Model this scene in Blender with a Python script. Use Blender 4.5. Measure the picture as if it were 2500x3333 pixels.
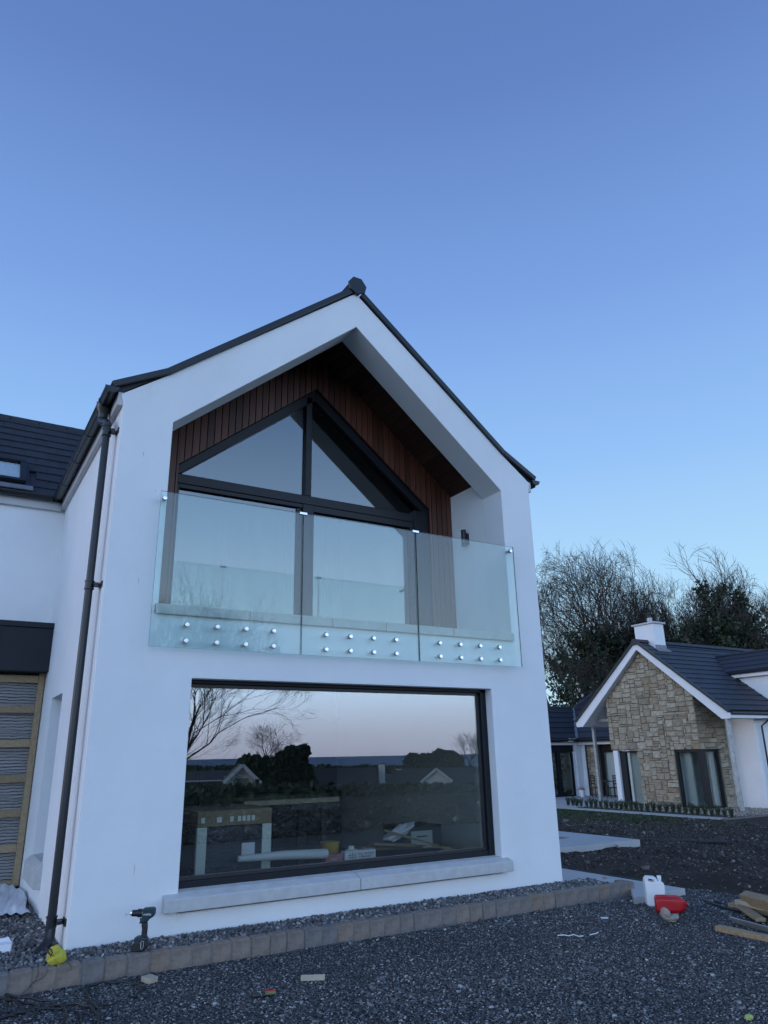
import bpy, bmesh, math, random
import numpy as np
from mathutils import Vector, Matrix
R = math.radians
for o in list(bpy.data.objects): bpy.data.objects.remove(o)
S = bpy.context.scene
COL = S.collection
rnd = random.Random(7)
RS = np.random.RandomState(5)

# ------------------------------------------------------------------ camera
CF, YAW, PIT, ROL = 2359.41, 0.544288, 0.324083, -0.0197061
CAM = np.array([-1.18715, -7.0765, 1.45])
FW = np.array([math.sin(YAW)*math.cos(PIT), math.cos(YAW)*math.cos(PIT), math.sin(PIT)])
_rt = np.array([math.cos(YAW), -math.sin(YAW), 0.]); _up = np.cross(_rt, FW)
CR = _rt*math.cos(ROL)+_up*math.sin(ROL); CU = -_rt*math.sin(ROL)+_up*math.cos(ROL)
cd = bpy.data.cameras.new('camera'); cam = bpy.data.objects.new('camera', cd); COL.objects.link(cam)
cd.sensor_fit = 'HORIZONTAL'; cd.sensor_width = 36; cd.lens = 36*CF/2500
cd.clip_start = .05; cd.clip_end = 150000
cam.matrix_world = Matrix(((CR[0], CU[0], -FW[0], CAM[0]), (CR[1], CU[1], -FW[1], CAM[1]), (CR[2], CU[2], -FW[2], CAM[2]), (0, 0, 0, 1)))
S.camera = cam
def ray(u, v): return FW+(u-1250)/CF*CR-(v-1666.5)/CF*CU
def on(u, v, ax, val):                     # where the sight line meets a real plane
    d = ray(u, v); t = (val-CAM[ax])/d[ax]; return Vector(CAM+t*d)
def infront(P, m=0.12):
    d = np.asarray(P)-CAM; z = d@FW; z = np.where(z < .05, .05, z)
    u = (d@CR)/z*CF/2500; v = (d@CU)/z*CF/3333
    return (d@FW > .1) & (np.abs(u) < .5+m) & (np.abs(v) < .5+m)

# ------------------------------------------------------------------ sky, sun, exposure (dusk, sun just gone behind the left)
W = bpy.data.worlds.new('World'); S.world = W; W.use_nodes = True
SUN_AZ, SUN_EL = -78., -3.0                # azimuth from +Y towards +X
nt = W.node_tree; nt.nodes.clear()
sky = nt.nodes.new('ShaderNodeTexSky'); sky.sky_type = 'NISHITA'; sky.sun_disc = False
sky.sun_elevation = R(SUN_EL); sky.sun_rotation = R(SUN_AZ); sky.air_density = 1.0; sky.dust_density = .6; sky.ozone_density = 3.0; sky.altitude = 30
bg = nt.nodes.new('ShaderNodeBackground'); wo = nt.nodes.new('ShaderNodeOutputWorld')
def wn(t, **k):
    n = nt.nodes.new(t)
    for a, b in k.items(): setattr(n, a, b)
    return n
wtc = wn('ShaderNodeTexCoord'); wsep = wn('ShaderNodeSeparateXYZ'); nt.links.new(wtc.outputs['Generated'], wsep.inputs[0])
asn = wn('ShaderNodeMath', operation='ARCSINE'); nt.links.new(wsep.outputs[2], asn.inputs[0])
elv = wn('ShaderNodeMath', operation='MULTIPLY'); elv.inputs[1].default_value = 2/math.pi; nt.links.new(asn.outputs[0], elv.inputs[0])   # 0 horizon .. 1 zenith
def wramp(stops):
    r = wn('ShaderNodeValToRGB'); e = r.color_ramp.elements; r.color_ramp.interpolation = 'B_SPLINE' if 0 else 'LINEAR'
    for i, (d, c) in enumerate(stops):
        q = e[i] if i < 2 else e.new(d/90)
        q.position = d/90; q.color = (*c, 1)
    nt.links.new(elv.outputs[0], r.inputs[0]); return r.outputs[0]
FRONT = [(0, (.56, .80, .95)), (90, (.072, .130, .34)), (5, (.54, .81, .98)), (12, (.44, .72, .98)), (22, (.30, .54, .93)), (34, (.20, .37, .78)), (48, (.125, .235, .56)), (62, (.098, .18, .44))]
BACK = [(0, (1.02, 1.10, 1.50)), (90, (.075, .134, .34)), (1.8, (1.26, 1.42, 1.88)), (4.5, (1.62, 2.12, 2.85)), (10, (1.58, 2.10, 2.82)), (17, (1.00, 1.48, 2.24)), (28, (.38, .69, 1.34)), (45, (.25, .44, .92)), (68, (.12, .22, .54))]
fr_, bk_ = wramp(FRONT), wramp(BACK)
dot = wn('ShaderNodeVectorMath', operation='DOT_PRODUCT'); nt.links.new(wtc.outputs['Generated'], dot.inputs[0]); dot.inputs[1].default_value = (-.45, -.89, 0)
mr = wn('ShaderNodeMapRange', interpolation_type='SMOOTHSTEP'); mr.inputs[1].default_value = -.45; mr.inputs[2].default_value = .55; nt.links.new(dot.outputs['Value'], mr.inputs[0])
mx = wn('ShaderNodeMix', data_type='RGBA'); nt.links.new(mr.outputs[0], mx.inputs[0]); nt.links.new(fr_, mx.inputs[6]); nt.links.new(bk_, mx.inputs[7])
ms = wn('ShaderNodeMix', data_type='RGBA', blend_type='ADD'); ms.inputs[0].default_value = .02; nt.links.new(mx.outputs[2], ms.inputs[6]); nt.links.new(sky.outputs[0], ms.inputs[7])
bg.inputs[1].default_value = 1.0
nt.links.new(ms.outputs[2], bg.inputs[0]); nt.links.new(bg.outputs[0], wo.inputs[0])
sl = bpy.data.lights.new('sun', 'SUN'); sl.energy = .55; sl.angle = R(22); sl.color = (1, .80, .76)
so = bpy.data.objects.new('sun', sl); COL.objects.link(so)
sd = Vector((math.sin(R(SUN_AZ))*math.cos(R(6)), math.cos(R(SUN_AZ))*math.cos(R(6)), math.sin(R(6))))
so.rotation_euler = (-sd).to_track_quat('-Z', 'Y').to_euler()
S.view_settings.view_transform = 'Standard'; S.view_settings.look = 'None'; S.view_settings.gamma = 1
S.view_settings.exposure = 0.0
S.render.engine = 'CYCLES'
S.cycles.max_bounces = 8; S.cycles.transparent_max_bounces = 24; S.cycles.glossy_bounces = 5

# ------------------------------------------------------------------ materials
def mat(name, col, rough=.8, metal=0, var=0, vscale=3, bump=0, bscale=60, rndv=0, dirt=None, dscale=2, spec=.5, coords='Object', stretch=None, attr=0, ramp2=None):
    m = bpy.data.materials.new(name); m.use_nodes = True; t = m.node_tree; N = t.nodes; L = t.links
    b = N['Principled BSDF']; b.inputs['Roughness'].default_value = rough; b.inputs['Metallic'].default_value = metal
    b.inputs['Specular IOR Level'].default_value = spec
    b.inputs['Base Color'].default_value = (*col, 1)
    tc = N.new('ShaderNodeTexCoord'); src = tc.outputs[coords]
    if stretch:
        mp = N.new('ShaderNodeMapping'); mp.inputs['Scale'].default_value = stretch; L.new(src, mp.inputs[0]); src = mp.outputs[0]
    cur = None
    def rgb(c):
        n = N.new('ShaderNodeRGB'); n.outputs[0].default_value = (*c, 1); return n.outputs[0]
    def mix(f, a, bb, typ='MIX'):
        n = N.new('ShaderNodeMix'); n.data_type = 'RGBA'; n.blend_type = typ
        if isinstance(f, float): n.inputs[0].default_value = f
        else: L.new(f, n.inputs[0])
        L.new(a, n.inputs[6]); L.new(bb, n.inputs[7]); return n.outputs[2]
    def noise(sc, det=5, ro=.6):
        n = N.new('ShaderNodeTexNoise'); n.inputs['Scale'].default_value = sc; n.inputs['Detail'].default_value = det; n.inputs['Roughness'].default_value = ro
        L.new(src, n.inputs['Vector']); return n.outputs['Fac']
    def rng(x, a, b2, c, d):
        n = N.new('ShaderNodeMapRange'); n.inputs[1].default_value = a; n.inputs[2].default_value = b2; n.inputs[3].default_value = c; n.inputs[4].default_value = d
        L.new(x, n.inputs[0]); return n.outputs[0]
    if var or rndv or dirt or attr or ramp2:
        cur = rgb(col)
        if ramp2:
            if attr: at = N.new('ShaderNodeAttribute'); at.attribute_name = 'rnd'; f = at.outputs['Fac']
            else: oi = N.new('ShaderNodeObjectInfo'); f = oi.outputs['Random']
            cr = N.new('ShaderNodeValToRGB'); el = cr.color_ramp.elements
            for i, (p, c) in enumerate(ramp2):
                e = el[i] if i < 2 else el.new(p)
                e.position = p; e.color = (*c, 1)
            L.new(f, cr.inputs[0]); cur = cr.outputs[0]
        if var:
            v = rng(noise(vscale), .3, .7, 1-var, 1+var)
            cc = N.new('ShaderNodeCombineColor'); [L.new(v, cc.inputs[i]) for i in range(3)]
            cur = mix(1., cur, cc.outputs[0], 'MULTIPLY')
        if rndv:
            oi = N.new('ShaderNodeObjectInfo'); v = rng(oi.outputs['Random'], 0, 1, 1-rndv, 1+rndv)
            cc = N.new('ShaderNodeCombineColor'); [L.new(v, cc.inputs[i]) for i in range(3)]
            cur = mix(1., cur, cc.outputs[0], 'MULTIPLY')
        if attr and not ramp2:
            at = N.new('ShaderNodeAttribute'); at.attribute_name = 'rnd'; v = rng(at.outputs['Fac'], 0, 1, 1-attr, 1+attr)
            cc = N.new('ShaderNodeCombineColor'); [L.new(v, cc.inputs[i]) for i in range(3)]
            cur = mix(1., cur, cc.outputs[0], 'MULTIPLY')
        if dirt:
            f = rng(noise(dscale, 8, .75), dirt[1], dirt[1]+.12, 0, dirt[2])
            cur = mix(f, cur, rgb(dirt[0]))
        L.new(cur, b.inputs['Base Color'])
    if bump:
        bn = N.new('ShaderNodeBump'); bn.inputs['Strength'].default_value = bump; bn.inputs['Distance'].default_value = .01
        L.new(noise(bscale, 4), bn.inputs['Height']); L.new(bn.outputs[0], b.inputs['Normal'])
    return m
def glass(name, tint, ior, rough=0., boost=1., dirtv=0):
    m = bpy.data.materials.new(name); m.use_nodes = True; t = m.node_tree; N = t.nodes; L = t.links; N.clear()
    o = N.new('ShaderNodeOutputMaterial'); mx = N.new('ShaderNodeMixShader'); tr = N.new('ShaderNodeBsdfTransparent'); gl = N.new('ShaderNodeBsdfGlossy')
    tr.inputs[0].default_value = (*tint, 1); gl.inputs['Roughness'].default_value = rough
    fr = N.new('ShaderNodeLayerWeight'); fr.inputs[0].default_value = .5       # Schlick reflectance, same from both sides of the pane
    pw = N.new('ShaderNodeMath'); pw.operation = 'POWER'; pw.inputs[1].default_value = 4.2; L.new(fr.outputs['Facing'], pw.inputs[0])
    mm = N.new('ShaderNodeMapRange'); mm.inputs[3].default_value = ior; mm.inputs[4].default_value = min(1, ior+boost)
    L.new(pw.outputs[0], mm.inputs[0]); L.new(mm.outputs[0], mx.inputs[0]); L.new(tr.outputs[0], mx.inputs[1]); L.new(gl.outputs[0], mx.inputs[2]); 
    if dirtv:
        df = N.new('ShaderNodeBsdfDiffuse'); df.inputs[0].default_value = (.6, .62, .62, 1)
        tc = N.new('ShaderNodeTexCoord'); mp = N.new('ShaderNodeMapping'); mp.inputs['Scale'].default_value = (3, 3, .5); nz = N.new('ShaderNodeTexNoise'); nz.inputs['Scale'].default_value = 1.6; nz.inputs['Detail'].default_value = 6
        L.new(tc.outputs['Object'], mp.inputs[0]); L.new(mp.outputs[0], nz.inputs['Vector'])
        mr = N.new('ShaderNodeMapRange'); mr.inputs[1].default_value = .3; mr.inputs[2].default_value = .75; mr.inputs[3].default_value = 0; mr.inputs[4].default_value = dirtv
        L.new(nz.outputs['Fac'], mr.inputs[0]); m2 = N.new('ShaderNodeMixShader'); L.new(mr.outputs[0], m2.inputs[0]); L.new(mx.outputs[0], m2.inputs[1]); L.new(df.outputs[0], m2.inputs[2]); L.new(m2.outputs[0], o.inputs[0])
    else: L.new(mx.outputs[0], o.inputs[0])
    return m
M = {}
M['render'] = mat('white_render', (.79, .80, .80), .9, var=.045, vscale=.8, dirt=((.62, .62, .61), .60, .35), dscale=1.7, bump=.5, bscale=110, coords='Object')
M['white'] = mat('white_paint', (.76, .77, .78), .6, var=.03, vscale=2)
M['fascia'] = mat('grey_fascia_paint', (.50, .50, .50), .6, var=.04)
M['anth'] = mat('anthracite_metal', (.009, .011, .015), .42, var=.15, vscale=6, spec=.3)
M['zinc'] = mat('dark_zinc_cladding', (.010, .013, .020), .5, var=.2, vscale=2, spec=.3)
M['pvc'] = mat('anthracite_gutter_plastic', (.015, .019, .023), .33, var=.15, vscale=9, spec=.4)
M['tile'] = mat('dark_concrete_tile', (.018, .021, .027), .68, var=.2, vscale=14, rndv=.14, bump=.2, bscale=90)
M['tile2'] = mat('dark_flat_tile', (.026, .030, .040), .55, var=.15, vscale=9, rndv=.12, bump=.15, bscale=90)
M['clad'] = mat('red_brown_timber', (.098, .034, .017), .5, var=.22, vscale=5, stretch=(14, 14, .7), rndv=.38, bump=.15, bscale=30)
M['cladc'] = mat('shaded_soffit_timber', (.050, .020, .012), .55, var=.25, vscale=5, stretch=(14, .7, 14), rndv=.3)  # same timber as the wall boards, with the recess shade put into its colour
M['sill'] = mat('cast_stone_sill', (.50, .50, .49), .85, var=.1, vscale=9, dirt=((.12, .12, .12), .60, .55), dscale=11, bump=.3, bscale=120)
M['coping'] = mat('balcony_coping_stone', (.46, .46, .43), .85, var=.1, vscale=8, dirt=((.2, .2, .18), .62, .4), dscale=9, bump=.3, bscale=120)
M['joint'] = mat('mortar_joint', (.19, .175, .155), .95, var=.2, vscale=30)
M['sett'] = mat('tumbled_sett', (.2, .15, .12), .9, var=.3, vscale=11, bump=.7, bscale=60, dirt=((.09, .085, .08), .58, .5), dscale=7,
               ramp2=[(0, (.185, .165, .15)), (1, (.22, .165, .125)), (.3, (.21, .17, .142)), (.6, (.155, .15, .148)), (.8, (.23, .185, .152))])
M['haunch'] = mat('concrete_haunch', (.15, .14, .125), .95, var=.25, vscale=14, bump=.8, bscale=30)
M['path'] = mat('pale_concrete_path', (.40, .40, .395), .85, var=.07, vscale=3, bump=.2, bscale=120, dirt=((.22, .22, .22), .64, .35), dscale=3)
M['paving'] = mat('grey_porcelain_paving', (.25, .245, .235), .6, var=.12, vscale=5)
M['wood'] = mat('raw_softwood', (.27, .20, .115), .75, var=.25, vscale=4, stretch=(9, 9, 9), bump=.2, bscale=50, rndv=.15, dirt=((.22, .14, .08), .62, .5), dscale=2)
M['woodpale'] = mat('pale_sawn_wood', (.38, .33, .245), .8, var=.15, vscale=12)
M['gravel'] = mat('slate_gravel', (.08, .085, .095), .75, attr=.5, bump=.3, bscale=100, ramp2=[(0, (.044, .045, .046)), (1, (.44, .44, .43)), (.45, (.092, .093, .095)), (.8, (.185, .186, .186))])
M['pebble'] = mat('grey_pebbles', (.15, .15, .15), .8, attr=.5, bump=.4, bscale=80, ramp2=[(0, (.055, .055, .058)), (1, (.40, .38, .36)), (.5, (.13, .13, .13)), (.8, (.20, .19, .185))])
M['mudstone'] = mat('field_stones', (.12, .11, .1), .9, attr=.5, ramp2=[(0, (.028, .021, .016)), (1, (.32, .29, .26)), (.55, (.050, .039, .031)), (.84, (.14, .12, .105))])
M['bark'] = mat('dark_bark', (.050, .042, .034), .95, var=.2, vscale=5)
M['ivy'] = mat('ivy_leaves', (.026, .040, .018), .5, attr=.5)
M['ivy'].node_tree.nodes['Principled BSDF'].inputs['Specular IOR Level'].default_value = .35
M['shrub'] = mat('box_leaves', (.030, .050, .020), .6, attr=.5)
M['grass'] = mat('rough_grass', (.032, .052, .018), .8, attr=.4)
M['hedge'] = mat('hedge_leaves', (.030, .046, .020), .7, attr=.5)
M['stone'] = mat('sandstone_facing', (.3, .25, .18), .9, var=.22, vscale=7, bump=.9, bscale=35, dirt=((.19, .13, .07), .64, .45), dscale=5,
                ramp2=[(0, (.30, .255, .18)), (1, (.35, .32, .25)), (.25, (.40, .345, .25)), (.5, (.25, .205, .14)), (.7, (.43, .38, .285)), (.9, (.27, .20, .12))])
M['mortar'] = mat('stone_mortar', (.15, .13, .10), .95, var=.2, vscale=10)
M['lead'] = mat('lead_flashing', (.20, .21, .225), .55, metal=.3, var=.2, vscale=8)
M['galv'] = mat('galvanised_steel', (.34, .36, .37), .45, metal=.6, var=.25, vscale=7)
M['steel'] = mat('brushed_steel', (.72, .72, .72), .28, metal=1)
M['rubber'] = mat('black_rubber', (.012, .012, .013), .5)
M['red'] = mat('red_plastic', (.42, .008, .012), .38, var=.12, vscale=9)
M['can'] = mat('white_hdpe_plastic', (.78, .79, .80), .42, var=.05, vscale=6, dirt=((.35, .34, .32), .66, .35), dscale=9)
M['rock'] = mat('broken_concrete', (.30, .26, .22), .95, var=.3, vscale=14, bump=1, bscale=40)
M['teal'] = mat('teal_tool_plastic', (.006, .032, .038), .42)
M['blackp'] = mat('black_plastic', (.012, .013, .015), .45, var=.2, vscale=30)
M['yellow'] = mat('yellow_cloth', (.46, .41, .05), .85, var=.18, vscale=9, bump=.5, bscale=30)
M['paper'] = mat('white_paper', (.74, .75, .80), .7, var=.03)
M['sheet'] = mat('white_polythene', (.70, .72, .76), .35, var=.05)
M['grat'] = mat('cast_iron_grate', (.07, .08, .085), .5, metal=.3)
M['soil'] = mat('dark_soil', (.03, .025, .02), .95, var=.3, vscale=10)
M['beige'] = mat('beige_pea_gravel', (.36, .31, .25), .9, attr=.5, ramp2=[(0, (.22, .18, .14)), (1, (.52, .48, .42)), (.5, (.34, .29, .23))])
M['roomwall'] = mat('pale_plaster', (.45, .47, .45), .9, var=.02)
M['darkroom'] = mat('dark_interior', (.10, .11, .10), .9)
M['linen'] = mat('grey_linen', (.17, .20, .23), .9)
M['floor'] = mat('screed_floor', (.11, .105, .095), .9, var=.1)
M['cabinet'] = mat('dark_green_cabinet', (.06, .08, .07), .6)
M['card'] = mat('cardboard', (.28, .22, .14), .85, var=.06)
M['film'] = mat('dark_stretch_film', (.03, .035, .05), .22, var=.2, vscale=9, stretch=(1, 1, 12), bump=.8, bscale=9)
M['foam'] = mat('pale_foam_strip', (.74, .80, .76), .5, var=.05, bump=.4, bscale=30)
M['bucket'] = mat('yellow_bucket', (.50, .33, .03), .45)
M['pink'] = mat('pink_wrapping', (.48, .18, .20), .4)
M['orange'] = mat('orange_plastic', (.55, .10, .02), .5)
M['green'] = mat('green_plastic', (.05, .22, .10), .5)
M['lime'] = mat('yellow_green_paper', (.45, .55, .15), .7)
M['furn'] = mat('dark_furniture', (.04, .04, .04), .6)
M['housewhite'] = mat('far_house_render', (.88, .87, .85), .9, var=.03)
M['houseroof'] = mat('far_house_roof', (.045, .043, .045), .8, var=.15, vscale=3)
M['sea'] = mat('sea_water', (.15, .21, .31), .8, var=.12, vscale=.002, spec=.05)
M['scuff'] = mat('wall_scuff', (.42, .42, .42), .9)
M['glass'] = glass('window_glass', (.93, .96, .94), .215, 0, .75)
M['glassup'] = glass('gable_window_glass', (.42, .54, .58), .17, 0, .8)
M['glassfar'] = glass('far_window_glass', (.90, .94, .93), .07, 0, .8)
M['bglass'] = glass('balustrade_glass', (.885, .962, .955), .055, 0, .8, dirtv=.035)
M['bglassedge'] = mat('green_glass_edge', (.02, .07, .065), .15)

# ------------------------------------------------------------------ object helpers
def link(o, parent=None):
    COL.objects.link(o)
    if parent is not None: o.parent = parent
    return o
def thing(name, label, cat, loc=(0, 0, 0), rz=0, group=None):
    o = link(bpy.data.objects.new(name, None)); o.location = loc; o.rotation_euler = (0, 0, rz); o.empty_display_size = .2
    o['label'] = label; o['category'] = cat
    if group: o['group'] = group
    return o
def tag(o, label, cat, group=None):
    o['label'] = label; o['category'] = cat
    if group: o['group'] = group
    return o
class MB:
    def __init__(s): s.v = []; s.f = []
    def add(s, vs, fs):
        n = len(s.v); s.v += [tuple(v) for v in vs]; s.f += [tuple(i+n for i in f) for f in fs]; return s
    def box(s, x0, x1, y0, y1, z0, z1, jit=0):
        v = [(x, y, z) for z in (z0, z1) for y in (y0, y1) for x in (x0, x1)]
        if jit: v = [tuple(c+rnd.uniform(-jit, jit) for c in p) for p in v]
        return s.add(v, [(0, 2, 3, 1), (4, 5, 7, 6), (0, 1, 5, 4), (2, 6, 7, 3), (0, 4, 6, 2), (1, 3, 7, 5)])
    def bar(s, a, b, w, h, up=(0, 0, 1), ov=0):      # rectangular bar from a to b
        a = Vector(a); b = Vector(b); d = (b-a).normalized(); u = Vector(up); sx = d.cross(u).normalized(); u = sx.cross(d).normalized()
        a = a-d*ov; b = b+d*ov; vs = []
        for p in (a, b):
            for i, j in ((-1, -1), (1, -1), (1, 1), (-1, 1)): vs.append(p+sx*w/2*i+u*h/2*j)
        return s.add(vs, [(0, 1, 2, 3), (7, 6, 5, 4), (0, 4, 5, 1), (1, 5, 6, 2), (2, 6, 7, 3), (3, 7, 4, 0)])
    def tube(s, pts, rad, n=8, cap=True):
        pts = [Vector(p) for p in pts]; m = len(pts); rr = rad if isinstance(rad, (list, tuple)) else [rad]*m
        fr = None; vs = []; fs = []
        for i, p in enumerate(pts):
            d = (pts[min(i+1, m-1)]-pts[max(i-1, 0)])
            d = d.normalized() if d.length > 1e-9 else Vector((0, 0, 1))
            if fr is None: fr = d.orthogonal().normalized()
            fr = (fr-d*fr.dot(d)); fr = fr.normalized() if fr.length > 1e-6 else d.orthogonal().normalized()
            q = d.cross(fr)
            for k in range(n):
                a = 2*math.pi*k/n; vs.append(p+(fr*math.cos(a)+q*math.sin(a))*rr[i])
        for i in range(m-1):
            for k in range(n): fs.append((i*n+k, i*n+(k+1) % n, (i+1)*n+(k+1) % n, (i+1)*n+k))
        if cap: fs.append(tuple(range(n))[::-1]); fs.append(tuple((m-1)*n+k for k in range(n)))
        return s.add(vs, fs)
    def lathe(s, prof, n=20, origin=(0, 0, 0), axis='Z'):
        O = Vector(origin); vs = []; fs = []
        for r_, h in prof:
            for k in range(n):
                a = 2*math.pi*k/n; c, d = r_*math.cos(a), r_*math.sin(a)
                vs.append(O+(Vector((c, d, h)) if axis == 'Z' else Vector((h, c, d)) if axis == 'X' else Vector((c, h, d))))
        for i in range(len(prof)-1):
            for k in range(n): fs.append((i*n+k, i*n+(k+1) % n, (i+1)*n+(k+1) % n, (i+1)*n+k))
        fs.append(tuple(range(n))[::-1]); fs.append(tuple((len(prof)-1)*n+k for k in range(n)))
        return s.add(vs, fs)
    def prism(s, poly, y0, y1, axis='Y'):            # convex/concave polygon in XZ extruded along Y (or other)
        n = len(poly)
        def P(a, b, t): return (a, t, b) if axis == 'Y' else (t, a, b) if axis == 'X' else (a, b, t)
        vs = [P(a, b, y0) for a, b in poly]+[P(a, b, y1) for a, b in poly]
        fs = [tuple(range(n)), tuple(range(2*n-1, n-1, -1))]+[(i, i+n, (i+1) % n+n, (i+1) % n) for i in range(n)]
        return s.add(vs, fs)
    def quad(s, a, b, c, d): return s.add([a, b, c, d], [(0, 1, 2, 3)])
    def build(s, name, m, parent=None, smooth=False, bevel=0, seg=2, kind=None, origin=None):
        me = bpy.data.meshes.new(name)
        off = Vector(origin) if origin is not None else Vector((0, 0, 0))
        me.from_pydata([tuple(Vector(v)-off) for v in s.v], [], s.f)
        bm = bmesh.new(); bm.from_mesh(me); bmesh.ops.recalc_face_normals(bm, faces=bm.faces); bm.to_mesh(me); bm.free()
        me.materials.append(m if not isinstance(m, str) else M[m])
        if smooth:
            me.polygons.foreach_set('use_smooth', [True]*len(me.polygons))
            me.set_sharp_from_angle(angle=R(40))
        o = bpy.data.objects.new(name, me); o.location = off
        link(o, parent)
        if bevel:
            md = o.modifiers.new('bevel', 'BEVEL'); md.width = bevel; md.segments = seg; md.limit_method = 'ANGLE'; md.angle_limit = R(35)
        if kind: o['kind'] = kind
        return o
def struct(name, mb, m, **k): return mb.build(name, m, kind='structure', **k)
def plate(name, outer, holes, y0, y1, m, parent, axis='Y'):      # wall panel with openings, real thickness
    bm = bmesh.new(); ed = []
    P = (lambda a, b, t: (a, t, b)) if axis == 'Y' else (lambda a, b, t: (t, a, b))
    loops = []
    for lp in [outer]+holes:
        vs = [bm.verts.new(P(a, b, y0)) for a, b in lp]; loops.append(vs)
        for i in range(len(vs)): ed.append(bm.edges.new((vs[i], vs[(i+1) % len(vs)])))
    bmesh.ops.triangle_fill(bm, use_beauty=True, use_dissolve=False, edges=ed)
    fs = bm.faces[:]
    r = bmesh.ops.duplicate(bm, geom=fs+[e for e in bm.edges]+[v for v in bm.verts])
    mp = r['vert_map']
    d = (0, y1-y0, 0) if axis == 'Y' else (y1-y0, 0, 0)
    for lp in loops:
        tw = [mp[v] for v in lp]
        for i in range(len(lp)): 
            j = (i+1) % len(lp); bm.faces.new((lp[i], lp[j], tw[j], tw[i]))
    for lp in loops:
        pass
    for v in [mp[v] for lp in loops for v in lp]: v.co += Vector(d)
    bmesh.ops.recalc_face_normals(bm, faces=bm.faces)
    me = bpy.data.meshes.new(name); bm.to_mesh(me); bm.free(); me.materials.append(M[m])
    return link(bpy.data.objects.new(name, me), parent)
def text_mesh(name, body, size, m, parent, mat_world, extrude=.0006):
    cu = bpy.data.curves.new(name, 'FONT'); cu.body = body; cu.size = size; cu.extrude = extrude; cu.align_x = 'LEFT'
    tmp = bpy.data.objects.new('tmp', cu); COL.objects.link(tmp)
    dg = bpy.context.evaluated_depsgraph_get(); me = bpy.data.meshes.new_from_object(tmp.evaluated_get(dg))
    bpy.data.objects.remove(tmp); me.materials.clear(); me.materials.append(M[m])
    o = bpy.data.objects.new(name, me); link(o, parent); o.matrix_world = mat_world if parent is None else o.matrix_world
    o.matrix_local = mat_world
    return o
def mesh_np(name, V, F, m, attr=None, parent=None, kind=None, smooth=False):
    me = bpy.data.meshes.new(name); n = len(V); k = F.shape[1]
    me.vertices.add(n); me.vertices.foreach_set('co', V.astype(np.float32).ravel())
    me.loops.add(F.size); me.loops.foreach_set('vertex_index', F.astype(np.int32).ravel())
    me.polygons.add(len(F)); me.polygons.foreach_set('loop_start', np.arange(0, F.size, k, dtype=np.int32))
    if attr is not None:
        a = me.attributes.new('rnd', 'FLOAT', 'POINT'); a.data.foreach_set('value', attr.astype(np.float32))
    me.update(calc_edges=True); me.materials.append(M[m])
    if smooth: me.polygons.foreach_set('use_smooth', np.ones(len(F), bool))
    o = link(bpy.data.objects.new(name, me), parent)
    if kind: o['kind'] = kind
    return o
def rotmats(n, tilt=1.):
    a = RS.uniform(0, 2*np.pi, n); b = RS.uniform(-1, 1, n)*tilt; c = RS.uniform(-1, 1, n)*tilt
    ca, sa, cb, sb, cc, sc = np.cos(a), np.sin(a), np.cos(b), np.sin(b), np.cos(c), np.sin(c)
    Rz = np.zeros((n, 3, 3)); Rz[:, 0, 0] = ca; Rz[:, 0, 1] = -sa; Rz[:, 1, 0] = sa; Rz[:, 1, 1] = ca; Rz[:, 2, 2] = 1
    Rx = np.zeros((n, 3, 3)); Rx[:, 0, 0] = 1; Rx[:, 1, 1] = cb; Rx[:, 1, 2] = -sb; Rx[:, 2, 1] = sb; Rx[:, 2, 2] = cb
    Ry = np.zeros((n, 3, 3)); Ry[:, 1, 1] = 1; Ry[:, 0, 0] = cc; Ry[:, 0, 2] = sc; Ry[:, 2, 0] = -sc; Ry[:, 2, 2] = cc
    return Rz@Rx@Ry
def stones(name, P, size, flat, m, label=None, cat=None, parent=None, tilt=.5, seed=0, sub=False, tone=None):
    n = len(P)
    if sub:
        t = (1+5**.5)/2
        T = np.array([(-1, t, 0), (1, t, 0), (-1, -t, 0), (1, -t, 0), (0, -1, t), (0, 1, t), (0, -1, -t), (0, 1, -t), (t, 0, -1), (t, 0, 1), (-t, 0, -1), (-t, 0, 1)])/2**.5/1.35
        Fc = np.array([(0, 11, 5), (0, 5, 1), (0, 1, 7), (0, 7, 10), (0, 10, 11), (1, 5, 9), (5, 11, 4), (11, 10, 2), (10, 7, 6), (7, 1, 8), (3, 9, 4), (3, 4, 2), (3, 2, 6), (3, 6, 8), (3, 8, 9), (4, 9, 5), (2, 4, 11), (6, 2, 10), (8, 6, 7), (9, 8, 1)])
        jit = .18
    else:
        T = np.array([(-.8, -.5, -1), (.8, -.6, -1), (.7, .7, -1), (-.6, .6, -1), (-.7, -.6, 1), (.5, -.8, .9), (.8, .4, 1), (-.5, .7, .8)])*np.array((1, 1, .8))
        Fc = np.array([(0, 2, 1), (0, 3, 2), (4, 5, 6), (4, 6, 7), (0, 1, 5), (0, 5, 4), (1, 2, 6), (1, 6, 5), (2, 3, 7), (2, 7, 6), (3, 0, 4), (3, 4, 7)])
        jit = .3
    k = len(T)
    V = T[None]+RS.uniform(-jit, jit, (n, k, 3))
    sc = np.stack([size*.5, size*.5*RS.uniform(.55, .95, n), size*.5*flat*RS.uniform(.6, 1.2, n)], 1)
    V = V*sc[:, None, :]; V = np.einsum('nij,nkj->nki', rotmats(n, tilt), V)+P[:, None, :]
    F = (Fc[None]+(np.arange(n)*k)[:, None, None]).reshape(-1, 3)
    at = np.repeat(RS.uniform(0, 1, n)**(1.3 if tone is None else 1.9-1.1*np.clip(tone, 0, 1)), k)
    o = mesh_np(name, V.reshape(-1, 3), F, m, at, parent, 'stuff')
    if label: o['label'] = label; o['category'] = cat
    return o
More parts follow.
